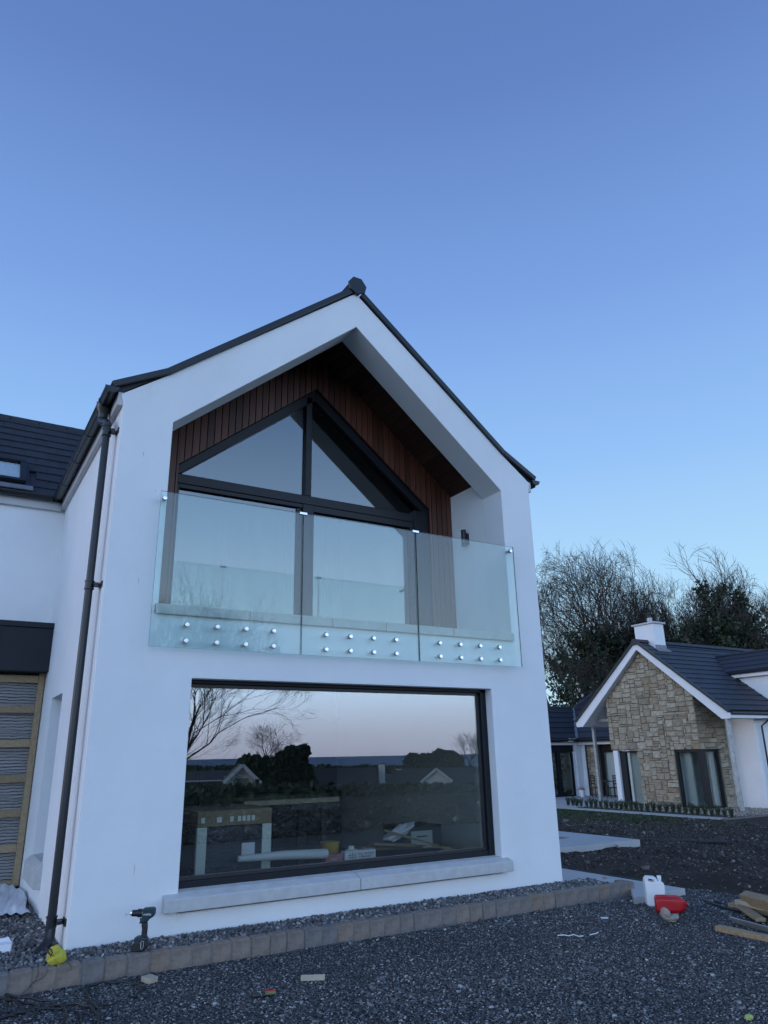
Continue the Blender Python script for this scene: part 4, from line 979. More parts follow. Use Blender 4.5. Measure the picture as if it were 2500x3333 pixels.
leaves(np.array(Pl), .09, 'ivy', 'branches', xt); MB().tube([(0, 0, 0), (0, 0, 1.75)], .03, 6).build('trunk', 'bark', xt)
for i in range(36):
    h = rnd.random()*.9; a = rnd.uniform(0, 6.28); r4 = .62*(1-h)
    MB().lathe([(.003, -.035), (.028, -.02), (.035, 0), (.028, .02), (.003, .035)], 8, (r4*math.cos(a), r4*math.sin(a), .28+h*1.55)).build('bauble', 'steel' if i % 2 else 'paper', xt, smooth=True)

# ------------------------------------------------------------------ paths, kerb, gravel
struct('side_path', MB().prism([(5.70, -.83), (6.60, -.80), (6.60, 2.85), (WD+.001, 2.85), (WD+.001, .0), (6.08, -.34), (6.08, -.456)], -.30, -.078, 'Z').box(-0+WD+.001, 6.6, 2.85, 12, -.30, -.0785), 'path', bevel=.006)
struct('back_patio', MB().box(6.601, 10.12, 2.88, 3.9, -.40, -.079).box(9.42, 10.12, 3.901, 12, -.40, -.0795), 'path', bevel=.006)
# porch paving at the left
struct('porch_paving', MB().box(-6, -.62, -.34, 1.42, -.2, -.012), 'paving', bevel=.003)
struct('porch_step', MB().box(-6, -.50, 1.425, 3.7, -.2, .035), 'paving', bevel=.004)
struct('gravel_strip_bed', MB().box(-.62, WD+.6, -.345, -.003, -.2, -.045).box(-.62, -.003, -.003, 3.84, -.2, -.045), 'soil')
kb = thing('sett_kerb', 'raised edging of tumbled brown and grey setts in front of the gravel strip', 'kerb', (2.5, -.4, -.15))
x = -2.6; i = 0
while x < 6.02:
    w = rnd.choice([.155, .165, .17, .172]); r5 = random.Random(i*7+1)
    yj = r5.uniform(-.006, .006); zj = r5.uniform(-.006, .004)
    m_ = MB(); K = 4
    m_.box(x+.004, x+w-.003, -.452+yj, -.352+yj, -.235, .0+zj, jit=.0035)
    o = m_.build('sett', 'sett', kb, bevel=.012, seg=2, origin=(x+w/2, -.4, -.1)); o.location = Vector(o.location)-kb.location
    x += w+.001; i += 1
for k in range(2):
    m_ = MB().box(6.05, 6.15, -.452+.0+k*.0+.104*k+.012*k, -.35+.104*k+.012*k, -.235, -.004, jit=.004)
    o = m_.build('sett', 'sett', kb, bevel=.012, origin=(6.1, -.4+.1*k, -.1)); o.location = Vector(o.location)-kb.location
jm = MB().box(-2.6, 6.02, -.4445, -.36, -.24, -.010); o = jm.build('joint_mortar', 'joint', kb); o.location = -kb.location
hm = MB()
for i in range(60):
    x = -2.6+i*.145; h = rnd.uniform(.0, .022)
    if not (i in (33, 34, 40, 41, 42, 46, 50, 52, 54, 55, 56, 57)): continue
    hm.add([(x, -.455, -.2), (x+.15, -.455, -.2), (x+.15, -.455, -.142+h*.6), (x, -.455, -.142+h*.6), (x, -.455-.03-h, -.2), (x+.15, -.455-.03-h, -.2), (x+.15, -.47, -.15+h*.5), (x, -.47, -.15+h*.5)], [(3, 2, 6, 7), (7, 6, 5, 4), (0, 3, 7, 4), (1, 5, 6, 2)])
hm.prism([(5.45, -.47), (5.75, -.60), (6.05, -.50), (6.05, -.456), (5.45, -.456)], -.25, -.146, 'Z')
o = hm.build('concrete_haunch', 'haunch', kb); o.location = -kb.location
# pebbles in the raised strip
def strip_pts(n):
    a = np.stack([RS.uniform(-.60, WD+.55, n), RS.uniform(-.352, -.008, n), np.zeros(n)], 1); a[:, 2] = -.03+.028*RS.rand(n)+.015*np.clip(1-np.abs(a[:, 1]+.1)/.15, 0, 1)
    return a
P = strip_pts(7200); P[:, 0] = np.where((P[:, 0] > WD+.4), P[:, 0]-1, P[:, 0])
P2 = np.stack([RS.uniform(-.60, -.01, 5600), RS.uniform(-.01, 3.8, 5600), RS.uniform(-.035, .0, 5600)], 1)
P = np.concatenate([P, P2]); P = P[~((P[:, 0] < -.6) | ((P[:, 1] > 1.4) & (P[:, 0] < -.5)))]
P = P[~((P[:, 0] < -.13) & (P[:, 0] > -.60) & (P[:, 1] > -.125) & (P[:, 1] < -.0))]
stones('pebble_strip', P, RS.uniform(.022, .050, len(P)), .75, 'pebble', 'strip of grey pebbles along the foot of the white walls', 'pebbles', tilt=1.2, sub=True)
# slate gravel in front
n = 230000
P = np.stack([RS.uniform(-2.2, 7.0, n), RS.uniform(-5.4, -.462, n), np.zeros(n)], 1)
keep = (RS.rand(n) < np.clip(1.25-.0*P[:, 0], 0, 1))
D = np.hypot(P[:, 0]-CAM[0], P[:, 1]-CAM[1])
keep &= infront(np.c_[P[:, :2], np.full(n, -.15)], .12) & (RS.rand(n) < np.clip(7.0/D, .55, 1))
P = P[keep]; P[:, 2] = gfull(P[:, 0], P[:, 1])+RS.uniform(-.002, .007, len(P))
patch = .5+.5*fbm(P[:, 0], P[:, 1], 1.1, 31)
sz = RS.uniform(.007, .022, len(P))*(.8+.45*patch)*(1+1.4*(RS.rand(len(P)) < .02+.06*(P[:, 1] > -.75)))
stones('slate_gravel', P, sz, .38, 'gravel', 'loose dark slate gravel spread over the yard in front of the house', 'gravel', tilt=.45, tone=patch)
# clods and stones in the dug field to the right
n = 90000
P = np.stack([RS.uniform(6.6, 20, n), RS.uniform(-5.5, 12, n), np.zeros(n)], 1)
mk = (mudmask(P[:, 0], P[:, 1]) > .3) & ~((P[:, 0] < 10.2) & (P[:, 1] > 2.8)) & infront(np.c_[P[:, :2], np.full(n, -.3)], .12)
P = P[mk]; P[:, 2] = gfull(P[:, 0], P[:, 1])
sz = .014+.035*RS.rand(len(P))**3+.12*(RS.rand(len(P)) < .012)*RS.rand(len(P)); P[:, 2] += .12*sz
stones('field_stones', P, sz, .5, 'mudstone', 'stones and clods lying in the dark dug earth', 'stones', tilt=.6)
# rough grass in front of the neighbour
n = 30000
gx_ = RS.uniform(13.0, 20.5, n); gy_ = RS.uniform(4.5, 16.0, n)
P = np.stack([gx_, gy_, np.zeros(n)], 1)
den = sm((gy_-6.0)/5)*sm((gx_-15)/3)*(.35+.65*(fbm(gx_, gy_, 1.6, 12) > -.1))+.02
P = P[(RS.rand(n) < den*.55) & (gx_ < 19.9)]
P[:, 2] = gfull(P[:, 0], P[:, 1])+.02
leaves(P, .05, 'grass', 'grass', kind='stuff')
bpy.data.objects['grass']['label'] = 'rough low grass spreading over the soil before the stone house'; bpy.data.objects['grass']['category'] = 'grass'

# ------------------------------------------------------------------ small things in the yard
def G(u, v, dz=0):
    p = on(u, v, 2, -.15); z = float(gfull(p.x, p.y)); p = on(u, v, 2, z+dz); return p
VR = math.atan2(CR[1], CR[0])                  # heading of things that stand side-on in the photograph
# white jerrycan
a = G(2144, 2948)
jc = thing('jerrycan', 'white plastic jerrycan standing upright behind the red one', 'jerrycan', (a.x, a.y+.03, a.z-.005), VR-.15)
pr = [(-.092, 0), (.085, 0), (.098, .02), (.10, .20), (.088, .245), (.060, .265), (.045, .262), (.045, .262), (-.060, .292), (-.085, .285), (-.100, .255), (-.104, .02)]
pr = [(-.088, 0), (.086, 0), (.098, .015), (.100, .205), (.090, .238), (.052, .252), (.030, .240), (.022, .285), (-.070, .292), (-.095, .272), (-.103, .235), (-.100, .015)]
bm = bmesh.new()
outer = pr; hole = [(-.068, .248), (.000, .240), (-.004, .264), (-.060, .272)]
jo = plate('body', outer, [hole], -.065, .065, 'can', jc)
md = jo.modifiers.new('b', 'BEVEL'); md.width = .016; md.segments = 3; md.limit_method = 'ANGLE'; md.angle_limit = R(50)
MB().lathe([(.018, .235), (.018, .262), (.023, .264), (.023, .294), (.020, .297)], 18, (.064, 0, 0)).build('cap', 'can', jc, smooth=True)
# red jerrycan lying on its side
a = G(2196, 2976)
rc_ = thing('jerrycan', 'red plastic jerrycan lying on its side on the gravel', 'jerrycan', (a.x+.02, a.y+.06, a.z), VR-.22)
rb = MB(); secs = [(-.145, .052, .062), (-.135, .066, .078), (-.02, .070, .082), (.08, .068, .080), (.142, .040, .050), (.150, .032, .040)]
vs_ = []
for x, hw, hh in secs:
    for a2, b2 in ((-1, -.62), (-.62, -1), (.62, -1), (1, -.62), (1, .62), (.62, 1), (-.62, 1), (-1, .62)): vs_.append((x, a2*hw*1.1, .082+b2*hh))
k = 8; fs = [tuple(range(k)), tuple(range(len(vs_)-1, len(vs_)-k-1, -1))]+[(i*k+j, i*k+(j+1) % k, (i+1)*k+(j+1) % k, (i+1)*k+j) for i in range(len(secs)-1) for j in range(k)]
rb.add(vs_, fs).build('body', 'red', rc_, bevel=.010, seg=3, smooth=True)
MB().lathe([(.022, 0), (.022, .03), (.018, .034)], 16, (.145, .02, .082), 'X').build('cap', 'red', rc_, smooth=True)
MB().box(-.135, -.02, -.012, .012, .163, .168).build('handle', 'red', rc_, bevel=.006)
for dx in (-.03, -.005): MB().box(dx, dx+.006, -.055, -.048, .1655, .167).build('paint_fleck', 'paper', rc_)
# lump of concrete
def lump(name, lab, cat, loc, sc, seed, m='rock', disp=.35):
    bm = bmesh.new(); bmesh.ops.create_icosphere(bm, subdivisions=4, radius=1); r6 = random.Random(seed); ph = [r6.uniform(0, 9) for _ in range(9)]
    for v in bm.verts:
        p = v.co.copy(); d_ = 0
        for i, f in enumerate((1.7, 3.1, 6.3, 11)): d_ += (math.sin(p.x*f+ph[i])*math.cos(p.y*f*1.1+ph[i+2])+math.sin(p.z*f+ph[i+4]))/(1.6**i)
        v.co = p*(1+disp*.42*d_); v.co.x *= sc[0]; v.co.y *= sc[1]; v.co.z *= sc[2]
    me = bpy.data.meshes.new(name); bm.to_mesh(me); bm.free(); me.materials.append(M[m]); o = link(bpy.data.objects.new(name, me)); o.location = loc
    return tag(o, lab, cat)
a = G(2196, 3008); lump('concrete_lump', 'rough broken lump of concrete leaning against the red jerrycan', 'rubble', (a.x-.01, a.y+.02, a.z+.045), (.085, .05, .042), 3)
lo_ = MB()
a = G(2180, 2990); l2 = bpy.data.objects['concrete_lump']
bm = bmesh.new(); bm.from_mesh(l2.data); n0 = len(bm.verts)
r_ = bmesh.ops.create_icosphere(bm, subdivisions=3, radius=.05)
for v in r_['verts']:
    v.co = Vector((v.co.x-.055*1+rnd.uniform(-.003, .003), v.co.y+.02+rnd.uniform(-.003, .003), v.co.z*1.1+.045+.008*math.sin(v.co.x*90+v.co.z*70)))
bm.to_mesh(l2.data); bm.free()
# planks and metal strip
def plank(p, q, w, h, lab, m='wood', name='timber_plank', roll=0, cat='plank', grp='offcuts of timber piled at the right'):
    p, q = Vector(p), Vector(q); mid = (p+q)/2; L_ = (q-p).length
    o = MB().box(-L_/2, L_/2, -w/2, w/2, -h/2, h/2).build(name, m, bevel=.003)
    d = (q-p).normalized(); sx_ = d.cross(Vector((0, 0, 1))).normalized(); up2 = sx_.cross(d)
    Mx = Matrix((d, -sx_, up2)).transposed().to_4x4()
    o.matrix_world = Matrix.Translation(mid)@Mx@Matrix.Rotation(roll, 4, 'X'); return tag(o, lab, cat, grp)
def ray_at(u, v, z): return on(u, v, 2, z)
g1 = -.155
A_, B_ = ray_at(2337, 3020, g1+.03), ray_at(2512, 3058, g1+.03); dd = (B_-A_).normalized()
plank(A_, A_+dd*1.15, .09, .045, 'lowest timber plank lying nearest the camera on the gravel')
A_, B_ = ray_at(2380, 2944, g1+.05), ray_at(2498, 2970, g1+.05); dd = (B_-A_).normalized()
plank(A_, A_+dd*1.1, .10, .04, 'timber plank lying under the other two at the back of the pile')
A_, B_ = ray_at(2407, 2937, g1+.095), ray_at(2500, 2958, g1+.095); dd = (B_-A_).normalized()
plank(A_+Vector((.02, .03, 0)), A_+dd*1.0+Vector((.02, .03, 0)), .09, .045, 'pale timber offcut in the middle of the back pile', 'woodpale')
A_, B_ = ray_at(2424, 2920, g1+.15), ray_at(2502, 2940, g1+.16); dd = (B_-A_).normalized()
plank(A_, A_+dd*1.0, .10, .095, 'thick sawn timber block on top of the back pile', roll=.35)
A_, B_ = ray_at(2381, 2993, g1+.04), ray_at(2502, 3025, g1+.05); dd = (B_-A_).normalized()
plank(A_, A_+dd*.9, .012, .055, 'grey metal channel strip lying between the planks', 'galv', 'metal_strip', roll=.5, cat='metal strip')
A_ = ray_at(2478, 2995, g1+.05); plank(A_, A_+Vector((.35, .45, .02)), .09, .03, 'short plank crossing behind the grey metal strip')
# hose near the planks
hs = [ray_at(u, v, g1+.035) for u, v in ((2289, 2928), (2310, 2937), (2335, 2946), (2360, 2954), (2390, 2962), (2416, 2966), (2450, 2972), (2490, 2985))]
tag(MB().tube(hs, .012, 8).build('hose_pipe', 'rubber', smooth=True), 'black hose running from the dug earth to the plank pile', 'hose')
hs = [ray_at(u, v, g1+.035) for u, v in ((2326, 2935), (2350, 2940), (2385, 2952), (2400, 2962))]
tag(MB().tube(hs, .009, 8).build('hose_pipe', 'anth', smooth=True), 'thin grey pipe offcut beside the black hose', 'pipe')
# softwood offcuts on the gravel
a = G(486, 3200)
o = MB().box(-.055, .055, -.04, .04, 0, .038).build('wood_offcut', 'woodpale', bevel=.003); o.location = (a.x, a.y, a.z+.008); o.rotation_euler = (.03, 0, VR-.75)
tag(o, 'chunky square wood offcut below the drill at the kerb', 'wood offcut')
a = G(1018, 3196)
o = MB().box(-.09, .09, -.013, .013, 0, .040).build('wood_offcut', 'woodpale', bevel=.003); o.location = (a.x, a.y, a.z+.006); o.rotation_euler = (-.3, 0, VR+.05)
tag(o, 'long flat wood offcut alone on the gravel below the window', 'wood offcut')
# roll of driver bits with coloured handles
a = G(860, 3245)
br3 = thing('tool_roll', 'small roll of screwdriver bits with orange and green handles', 'tool roll', (a.x, a.y, a.z+.012), VR+.22)
MB().box(-.085, .005, -.03, .03, 0, .022, jit=.006).build('pouch', 'blackp', br3, bevel=.006)
for i, (c, dy) in enumerate((('red', .020), ('orange', .007), ('orange', -.007), ('green', -.020))):
    MB().lathe([(.005, .0), (.0065, .004), (.0065, .075), (.004, .08)], 8, (.0, dy, .016-.002*i), 'X').build('tool_handle', c, br3, smooth=True)
for dy in (-.01, .012): MB().tube([(-.05, dy, .02), (-.03, dy-.012, .026), (-.02, dy-.03, .006)], .0025, 6).build('driver_bit', 'steel', br3)
# crumpled yellow-green scrap at the lower right
a = G(2442, 3322); o = lump('crumpled_wrapper', 'crumpled yellow-green wrapper at the lower right of the gravel', 'wrapper', (a.x, a.y, a.z+.012), (.034, .024, .009), 9, 'lime', .75)
# thread of white tape
for k, (pts2, lab) in enumerate(((((1815, 3045), (1835, 3043), (1850, 3046), (1868, 3042), (1885, 3048), (1899, 3046)), 'wavy white thread lying on the gravel left of its shorter piece'),
                    (((1920, 3043), (1932, 3040), (1942, 3038), (1947, 3034)), 'short white thread lying on the gravel nearer the jerrycans'))):
    tag(MB().tube([G(u, v, .014) for u, v in pts2], .0045, 5).build('white_thread', 'paper'), lab, 'thread')
a = G(1968, 2992); o = MB().box(-.035, .035, -.02, .02, 0, .006, jit=.006).build('plastic_scrap', 'sheet'); o.location = (a.x, a.y, a.z+.012); o.rotation_euler[2] = VR-.2; tag(o, 'small crumpled white plastic scrap on the gravel before the kerb end', 'plastic scrap')
a = on(1975, 2862, 2, .0); o = MB().prism([(-.03, 0), (.03, 0), (.02, .018), (-.012, .028)], -.014, .014).build('loose_stone', 'rock', bevel=.004); o.location = (a.x, a.y+.03, .0); o.rotation_euler[2] = VR-.4; tag(o, 'small brown stone left on top of the kerb near its right end', 'stone')
# black cables on the gravel at lower left
def cable(pts2, r, lab, grp='black cables coiled on the gravel'):
    q = [Vector((*G(u, v).xy, 0)) for u, v in pts2]; out = []
    for i in range(len(q)-1):
        p0, p1, p2, p3 = q[max(i-1, 0)], q[i], q[i+1], q[min(i+2, len(q)-1)]
        for j in range(6):
            t_ = j/6; out.append(.5*((2*p1)+(-p0+p2)*t_+(2*p0-5*p1+4*p2-p3)*t_*t_+(-p0+3*p1-3*p2+p3)*t_**3))
    out.append(q[-1])
    for i, p in enumerate(out): p.z = float(gfull(p.x, p.y))+.010+r+.006*math.sin(i*.7)
    return tag(MB().tube(out, r, 8).build('electric_cable', 'rubber', smooth=True), lab, 'cable', grp)
s0 = 500/1659
def c0(L_): return [(x*s0, 3000+y*s0) for x, y in L_]
cable(c0([(-400, 900), (-100, 830), (80, 830), (250, 855), (420, 870), (560, 905), (660, 945), (705, 1010), (700, 1080), (640, 1150)]), .0085, 'thick black cable sweeping across the top of the coil')
cable(c0([(-400, 1010), (-200, 890), (0, 860), (120, 880), (200, 930), (215, 990), (130, 1050), (-60, 1090), (-300, 1120)]), .008, 'black cable looping round the left end of the coil')
cable(c0([(-300, 1140), (0, 1060), (180, 1030), (330, 985), (460, 960), (600, 940), (760, 925), (900, 935), (990, 970), (1040, 1030), (1060, 1110), (1040, 1200)]), .0085, 'black cable running along the front of the coil')
cable(c0([(1035, 975), (985, 900), (940, 820), (940, 760), (1000, 710), (1120, 690), (1280, 685), (1420, 695), (1500, 725), (1515, 775), (1460, 830), (1410, 860)]), .008, 'black cable forming the large open loop below the kerb')
cable(c0([(100, 880), (260, 900), (380, 940), (400, 1010), (340, 1080), (250, 1140)]), .007, 'short black cable loop in the middle of the coil')
cable(c0([(400, 985), (600, 965), (740, 970), (830, 1010), (870, 1070), (860, 1140)]), .007, 'inner black cable bending down at the right of the coil')
cable(c0([(1090, 945), (1180, 920), (1300, 895)]), .006, 'loose black cable end beside the open loop')
cable(c0([(0, 900), (60, 920), (110, 960), (90, 1010), (-40, 1040)]), .006, 'small black cable turn at the far left of the coil')
w1_ = [on(410*s0, 3000+470*s0, 1, -.465), on(412*s0, 3000+560*s0, 1, -.475), on(385*s0, 3000+640*s0, 1, -.47), on(330*s0, 3000+690*s0, 1, -.48), on(290*s0, 3000+740*s0, 1, -.49), on(240*s0, 3000+780*s0, 1, -.50)]
tag(MB().tube(w1_, .0022, 5).build('thin_wire', 'rubber'), 'thin dark wire hanging down the kerb face left of the yellow bag', 'wire')
w1_ = [on(520*s0, 3000+510*s0, 1, -.465), on(500*s0, 3000+570*s0, 1, -.475), on(460*s0, 3000+610*s0, 1, -.47), on(390*s0, 3000+640*s0, 1, -.475), on(340*s0, 3000+680*s0, 1, -.48), on(320*s0, 3000+710*s0, 1, -.49)]
tag(MB().tube(w1_, .002, 5).build('thin_wire', 'rubber'), 'thin dark wire trailing from the yellow bag over the kerb', 'wire')
w1_ = [on(725*s0, 3000+432*s0, 1, -.462), on(768*s0, 3000+480*s0, 1, -.47), on(765*s0, 3000+530*s0, 1, -.466)]
tag(MB().tube(w1_, .002, 5).build('thin_wire', 'rubber'), 'short dark wire end on the kerb right of the yellow bag', 'wire')
# yellow cloth bag on the kerb
a = on(570*s0, 3000+480*s0, 2, .0)
yb = thing('cloth_bag', 'crumpled yellow cloth bag with a dark strap on the kerb under the downpipe', 'bag', (a.x, a.y+.055, .0), VR)
bm = bmesh.new(); bmesh.ops.create_icosphere(bm, subdivisions=4, radius=1)
for v in bm.verts:
    p = v.co.copy(); an = math.atan2(p.z, p.x); k = 1+.09*math.sin(an*3+1)+.05*math.sin(an*7+p.y*4)+.04*math.sin(p.x*9+p.z*5)
    v.co = Vector((p.x*.074*k, p.y*.048*k+.004*math.sin(p.x*14+p.z*9), p.z*.066*k)); 
    v.co.z += .062; v.co.z = max(v.co.z, .001)
    f = math.exp(-((p.x+.15-p.z*.5)**2)/.02)*max(0, -p.y); v.co.y += .014*f
me = bpy.data.meshes.new('bag'); bm.to_mesh(me); bm.free(); me.materials.append(M['yellow']); me.polygons.foreach_set('use_smooth', [True]*len(me.polygons)); o = link(bpy.data.objects.new('bag_body', me), yb); o.rotation_euler = (0, .45, 0)
MB().tube([(-.055, -.01, .112), (-.030, -.034, .105), (-.012, -.048, .085), (.006, -.050, .068), (.014, -.046, .088), (.002, -.04, .104), (-.02, -.03, .112)], .0052, 6).build('strap', 'bark', yb, smooth=True)
# linear drain grating
dgr = thing('drain_grating', 'short dark slotted channel drain set in the pebbles beside the paving', 'drain', (-.36, -.06, -.02))
MB().box(-.24, .24, -.06, .06, -.06, -.005).build('channel', 'blackp', dgr)
for i in range(15):
    MB().box(-.235+i*.032, -.222+i*.032, -.055, .055, -.005, .008).build('grate_bar', 'grat', dgr)
MB().box(-.24, .24, -.064, -.055, -.005, .010).box(-.24, .24, .055, .064, -.005, .010).build('rim', 'grat', dgr)
# white open box on the paving
a = on(12, 3105, 2, -.01)
wb_ = thing('open_box', 'small white cardboard box standing open on the paving corner', 'box', (a.x-.02, a.y+.04, -.011), VR+.35)
m_ = MB().box(-.075, .075, -.05, -.047, 0, .072).box(-.075, .075, .047, .05, 0, .075).box(-.075, -.072, -.047, .047, 0, .072).box(.072, .075, -.047, .047, 0, .085).box(-.072, .072, -.047, .047, 0, .003)
m_.build('carton', 'paper', wb_)
m_ = MB().add([(.073, -.045, .085), (.073, .045, .085), (.095, .04, .105), (.09, -.03, .115)], [(0, 1, 2, 3)]).add([(-.07, .049, .075), (.06, .049, .075), (.04, .075, .10), (-.05, .08, .09)], [(0, 1, 2, 3)])
m_.build('flap', 'paper', wb_)
lm = MB().box(-.05, .02, -.02, .02, .03, .06, jit=.012); lm.build('metal_fitting', 'galv', wb_, bevel=.004)
# white polythene sheet on the step
K1, K2 = 34, 34; cs = [(-60, 2840), (50, 2865), (105, 2965), (-60, 2975)]
q4 = [on(u, v, 2, .055) for u, v in cs]; sv = []
for i in range(K1):
    for j in range(K2):
        f, g_ = i/(K1-1), j/(K2-1); e_ = 1+.06*math.sin(g_*11)+.05*math.sin(f*13)
        p = (q4[0]*(1-f)+q4[1]*f)*(1-g_)+(q4[3]*(1-f)+q4[2]*f)*g_
        p.x += .03*math.sin(g_*9+f*3)*f; p.z = .042+.028*abs(math.sin(f*6+g_*4))*abs(math.sin(g_*7-f*3+1))+.018*abs(math.sin(f*17+g_*9))+.006*math.sin(g_*40+f*12)
        if f > .94 or g_ > .95: p.z = .040+.01*math.sin(f*30+g_*30)
        sv.append(p)
tag(MB().add(sv, [(i*K2+j, i*K2+j+1, (i+1)*K2+j+1, (i+1)*K2+j) for i in range(K1-1) for j in range(K2-1)]).build('plastic_sheet', 'sheet', smooth=True), 'crumpled white plastic sheet spread over the paving at the porch', 'plastic sheet')
# black drainage mats in the field
a = on(2205, 2733, 2, -.25)
def dm(u, v, w, h, rz, lab):
    a = on(u, v, 2, -.25); z = float(gfull(a.x, a.y))+.03; a = on(u, v, 2, z); m_ = MB()
    for i in range(14): 
        x = -w/2+w*i/13; m_.bar((x, -h/2, .008*math.sin(i*.9)), (x, h/2, .01*math.sin(i*1.3)), .012, .012)
    for j in range(9): 
        y = -h/2+h*j/8; m_.bar((-w/2, y, .004), (w/2, y, -.003), .012, .012)
    m_.box(-w/2, w/2, -h/2, h/2, -.02, -.012)
    o = m_.build('drainage_mesh', 'blackp'); o.location = a; o.rotation_euler = (0.02, .02, rz); tag(o, lab, 'mesh mat', 'black mesh mats lying in the dug field')
dm(2195, 2734, 1.0, .38, VR, 'black plastic mesh mat half buried in the field, the larger left one')
dm(2310, 2737, .75, .30, VR-.1, 'black plastic mesh mat half buried in the field, the smaller right one')

# ------------------------------------------------------------------ cordless drill standing on the kerb
a = on(458, 3099, 2, .0); a.y += .035
dr_ = thing('cordless_drill', 'dark teal cordless drill standing on its battery on the kerb', 'drill', (a.x, a.y, .0), VR)
depth = (np.array(a)-CAM)@FW; u_ = depth/CF*.1929*1.03
def dz(L_): return [((x-400)*u_, (785-y)*u_) for x, y in L_]
def dpart(L_, t_, name, m, bev=.006): return MB().prism(dz(L_), -t_/2, t_/2).build(name, m, dr_, bevel=bev, seg=3)
dpart([(405, 165), (430, 150), (560, 143), (600, 152), (608, 185), (605, 245), (585, 285), (540, 310), (505, 335), (490, 365), (400, 378), (385, 340), (398, 300), (405, 290)], .066, 'motor_housing', 'teal', .014)
dpart([(400, 372), (492, 360), (500, 440), (497, 540), (512, 590), (400, 590), (412, 540), (415, 460), (402, 400)], .040, 'handle', 'blackp', .010)
dpart([(310, 590), (330, 565), (400, 560), (512, 585), (518, 630), (330, 660), (305, 630)], .064, 'foot', 'teal', .008)
dpart([(262, 690), (300, 650), (330, 640), (515, 625), (523, 700), (510, 755), (470, 775), (300, 790), (275, 760)], .072, 'battery', 'blackp', .008)
dpart([(362, 300), (395, 300), (402, 340), (395, 385), (357, 382), (370, 345)], .018, 'trigger', 'blackp', .004)
dpart([(262, 690), (292, 640), (302, 645), (276, 700)], .03, 'battery_latch', 'paper', .002)
zc = (785-228)*u_; X_ = lambda x: (x-400)*u_
MB().lathe([(.024, X_(405)), (.029, X_(404)), (.029, X_(385)), (.031, X_(380)), (.031, X_(325)), (.025, X_(318)), (.024, X_(235))], 22, (0, 0, zc), 'X').build('gear_case', 'blackp', dr_, smooth=True)
MB().lathe([(.032, X_(416)), (.032, X_(408))], 22, (0, 0, zc), 'X').build('collar_ring', 'galv', dr_, smooth=True)
MB().lathe([(.024, X_(236)), (.023, X_(222)), (.014, X_(198)), (.009, X_(194))], 20, (0, 0, zc), 'X').build('chuck_nose', 'steel', dr_, smooth=True)
MB().lathe([(.0035, X_(197)), (.0035, X_(135)), (.008, X_(132)), (.009, X_(120)), (.004, X_(110))], 12, (0, 0, zc-.008), 'X').build('driver_bit', 'steel', dr_, smooth=True)
MB().tube([(X_(430), -.038, (785-625)*u_), (X_(480), -.040, (785-628)*u_), (X_(475), -.042, (785-725)*u_), (X_(455), -.042, (785-745)*u_), (X_(438), -.042, (785-725)*u_), (X_(432), -.040, (785-640)*u_)], .0028, 6).build('belt_hook', 'steel', dr_)
mw = Matrix.Translation((X_(436), -.0342, (785-252)*u_))@Matrix.Rotation(R(90), 4, 'X')
text_mesh('lettering', 'makita', .0235, 'paper', dr_, mw)

# ------------------------------------------------------------------ things seen through the picture window
def inb(o): return o
a = Vector((1.23, .62, -.02))
wx = thing('wrapped_appliance', 'large boxed appliance in dark film with pale corner strips behind the window', 'appliance', (1.62, .95, -.02))
def wbx(x0, x1, y0, y1, z0, z1, name, m, **k): o = MB().box(x0, x1, y0, y1, z0, z1, jit=k.pop('jit', 0)).build(name, m, wx, origin=(1.62, .95, -.02), **k); o.location = (0, 0, 0); return o
wbx(1.24, 2.0, .63, 1.28, .0, .80, 'film_wrap', 'film', bevel=.01)
wbx(1.225, 2.015, .615, 1.30, .80, .955, 'carton_top', 'card', bevel=.006, jit=.006)
for x in (1.225, 1.915): wbx(x, x+.10, .612, .66, .0, .80, 'corner_strip', 'foam', bevel=.004)
wbx(1.70, 1.84, .622, .628, .50, .63, 'delivery_note', 'paper')
for i, x in enumerate((1.26, 1.42, 1.56, 1.64, 1.69, 1.74, 1.79)): wbx(x, x+(.035 if i != 1 else .05), .606, .612, .84, .89, 'printed_mark', 'foam')
tb = thing('work_table', 'trestle work table with a board top at the back of the room', 'table', (2.55, 1.8, -.02))
def tbx(x0, x1, y0, y1, z0, z1, name, m): o = MB().box(x0, x1, y0, y1, z0, z1).build(name, m, tb, bevel=.004); o.location = (-2.55, -1.8, .02); return o
tbx(1.98, 3.20, 1.35, 2.25, .93, .985, 'table_top', 'woodpale'); tbx(2.55, 3.20, 1.33, 1.40, .86, .928, 'apron', 'furn')
for x in (2.1, 3.0): tbx(x, x+.07, 1.42, 1.49, -.02, .93, 'leg', 'furn'); tbx(x, x+.07, 2.1, 2.17, -.02, .93, 'leg', 'furn')
tbx(2.17, 3.0, 1.43, 1.47, .40, .46, 'crossbar', 'furn')
bk = MB().lathe([(.085, 0), (.105, .22), (.112, .222), (.112, .24), (.10, .24)], 22).build('tub', 'bucket', smooth=True); bk.location = (2.87, .95, .30); tag(bk, 'yellow plastic tub standing behind the picture window', 'tub')
st = MB().box(-.3, .3, -.2, .2, -.32, 0).build('crate', 'card'); st.location = (3.0, 1.05, .298); tag(st, 'low cardboard crate under the yellow tub', 'crate')
tv = MB().box(-.19, .19, -.05, .05, -.05, .055).build('bracket_box', 'paper'); tv.location = (3.02, .56, .42); tv.rotation_euler[2] = 0
tag(tv, 'white box printed FULL MOTION TV BRACKET lying behind the glass', 'box')
text_mesh('lettering', 'FULL MOTION\nTV BRACKET', .030, 'blackp', tv, Matrix.Translation((-.03, -.0515, .012))@Matrix.Rotation(R(90), 4, 'X'))
m_ = MB()
for x in (-.13, -.10, -.07): m_.box(x, x+.004, -.0515, -.0505, -.035, .04)
